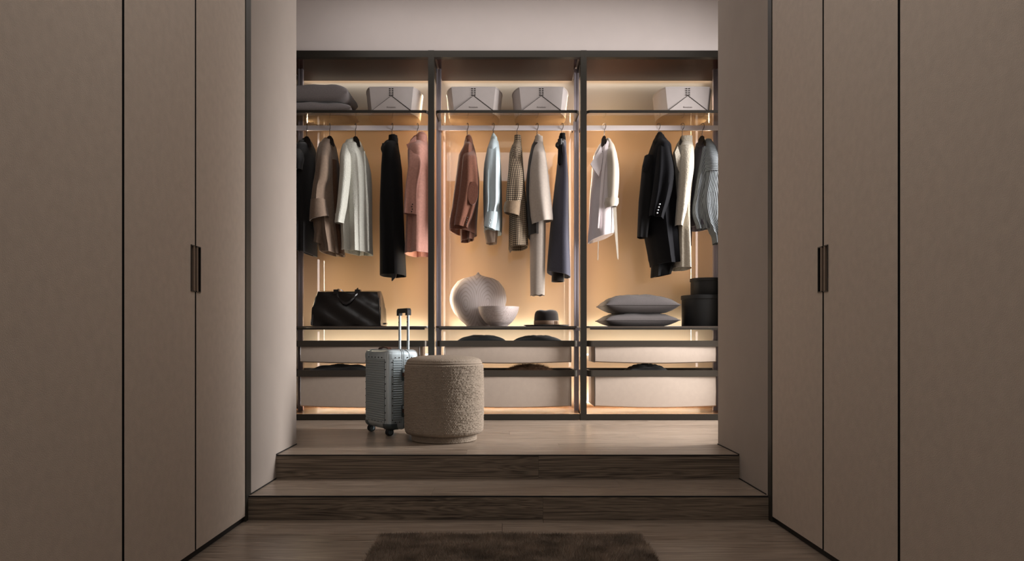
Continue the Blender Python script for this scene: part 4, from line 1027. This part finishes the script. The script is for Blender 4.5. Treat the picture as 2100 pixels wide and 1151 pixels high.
# ------------------------------------------------------------------ pouf
m_pouf = mat('sand_boucle_weave', (142, 129, 115), .95, spec=.1, var=.16, vscale=160, bump=.5, bscale=420)
xp, yp, RP = -.368, 4.635, .245
pf_ = thing('pouf', 'round sand boucle pouf on the raised floor in front of the suitcase', 'pouf', (xp, yp, ZT2))
def woven(prof, cols, amp, rowlen):
    """Side skin with a lumpy woven surface: prof (radius, z) densely sampled."""
    n = cols*4; th = np.arange(n)*2*PI/n; VV = []; rng = np.random.default_rng(2)
    acc = 0.; last = None; jit = rng.uniform(.25, 1.45, (400, cols))
    for r, z in prof:
        if last is not None: acc += math.hypot(r-last[0], z-last[1])
        last = (r, z); row = acc/rowlen; ri = int(row); ph = (ri % 2)*.5
        cph = (th/(2*PI)*cols+ph)
        col = np.floor(cph).astype(int) % cols
        lump = np.abs(np.sin(PI*(cph % 1)))*abs(math.sin(PI*(row % 1)))
        d = amp*lump*jit[ri, col]
        VV.append(np.stack([xp+(r+d)*np.cos(th), yp+(r+d)*np.sin(th), np.full(n, z)+0*d], 1))
    N_ = len(VV); V = np.concatenate(VV)
    i = np.arange(N_-1)[:, None]*n; j = np.arange(n)[None, :]; j2 = (j+1) % n
    F = np.stack([i+j, i+j2, i+n+j2, i+n+j], -1).reshape(-1, 4)
    return V, F, n
def np_mesh(name, V, F, m, parent, smooth=True):
    me = bpy.data.meshes.new(name); V = V-np.array(WLOC[parent])
    me.vertices.add(len(V)); me.vertices.foreach_set('co', V.ravel())
    k = F.shape[1]; me.loops.add(F.size); me.loops.foreach_set('vertex_index', F.ravel().astype(np.int32))
    me.polygons.add(len(F)); me.polygons.foreach_set('loop_start', (np.arange(len(F))*k).astype(np.int32))
    me.update(calc_edges=True); me.validate()
    me.polygons.foreach_set('use_smooth', [smooth]*len(F)); me.materials.append(m)
    o = bpy.data.objects.new(name, me); COL.objects.link(o); o.parent = parent; return o
zs0, zs1 = ZT2+.042, .735
pp = []
for k in range(13):
    a = PI/2*k/12; pp.append((RP-.035+.035*math.sin(a), zs0+.03-.03*math.cos(a)))
pp = [(RP-.05, zs0), (RP-.042, zs0)]+pp
nz = 190
pp += [(RP+.004*math.sin(PI*k/nz), zs0+.03+(zs1-.012-zs0-.03)*k/nz) for k in range(1, nz+1)]
pp += [(RP-.002, zs1-.008), (RP-.008, zs1-.002), (RP-.012, zs1)]
V, F, n = woven(pp, 146, .0046, .0098); np_mesh('side_cover', V, F, m_pouf, pf_)
tp = [(RP-.012, zs1-.004), (RP-.006, zs1-.001), (RP-.004, zs1+.004), (RP-.010, zs1+.010)]
tp += [((RP-.012)*math.cos(PI/2*k/60)**.75+.0005, zs1+.011+.040*math.sin(PI/2*k/60)**.9) for k in range(61)]
V, F, n = woven(tp, 120, .0022, .012); np_mesh('top_cover', V, F, m_pouf, pf_)
tq = [(RP-.06, zs0+.002), (RP-.046, zs0+.001), (RP-.042, zs0-.006)]+[(RP-.041, zs0-.006-(zs0-.006-ZT2-.004)*k/12) for k in range(1, 13)]+[(RP-.046, ZT2+.001), (.05, ZT2+.0005)]
V, F, n = woven(tq, 120, .003, .0115); np_mesh('base', V, F, m_pouf, pf_)

# ------------------------------------------------------------------ rug
m_rug = mat('dark_brown_rug_backing', (50, 40, 33), .95)
m_pile = mat('dark_brown_shaggy_pile', (156, 140, 125), .9, var=.45, vscale=9, spec=.15)
rx0, rx1, ry0, ry1 = -.545, .615, 1.55, 3.262
rg = thing('rug', 'dark brown shaggy rug lying on the boards below the steps', 'rug', ((rx0+rx1)/2, (ry0+ry1)/2, .001))
mk('backing', box(rx0+.01, rx1-.01, ry0+.01, ry1-.012, .001, .009), m_rug, rg)
rng = np.random.default_rng(7)
nA, nB = 120000, 40000
px_ = np.concatenate([rng.uniform(rx0+.004, rx1-.004, nA), rng.uniform(rx0+.004, rx1-.004, nB)])
py_ = np.concatenate([rng.uniform(2.72, ry1-.006, nA), rng.uniform(ry0+.004, 2.72, nB)])
n = len(px_)
cl = np.sin(px_*9+3*np.sin(py_*7))*np.sin(py_*13+2*np.sin(px_*5))
ln = rng.uniform(.016, .030, n)*(1+.2*cl)
ang = rng.normal(0, 1.2, n)+1.6*cl-PI/2; lean = rng.uniform(.2, .75, n)
tipx, tipy, tipz = px_+np.cos(ang)*lean*ln, py_+np.sin(ang)*lean*ln, .008+ln*np.sqrt(1-(lean*.8)**2)
a2 = rng.uniform(0, PI, n); wv = .0016
V = np.empty((n*3, 3))
V[0::3] = np.stack([px_-wv*np.cos(a2), py_-wv*np.sin(a2), np.full(n, .006)], 1)
V[1::3] = np.stack([px_+wv*np.cos(a2), py_+wv*np.sin(a2), np.full(n, .006)], 1)
V[2::3] = np.stack([tipx, tipy, tipz], 1)
o = np_mesh('pile', V, np.arange(n*3).reshape(-1, 3), m_pile, rg, smooth=False); o['kind'] = 'stuff'
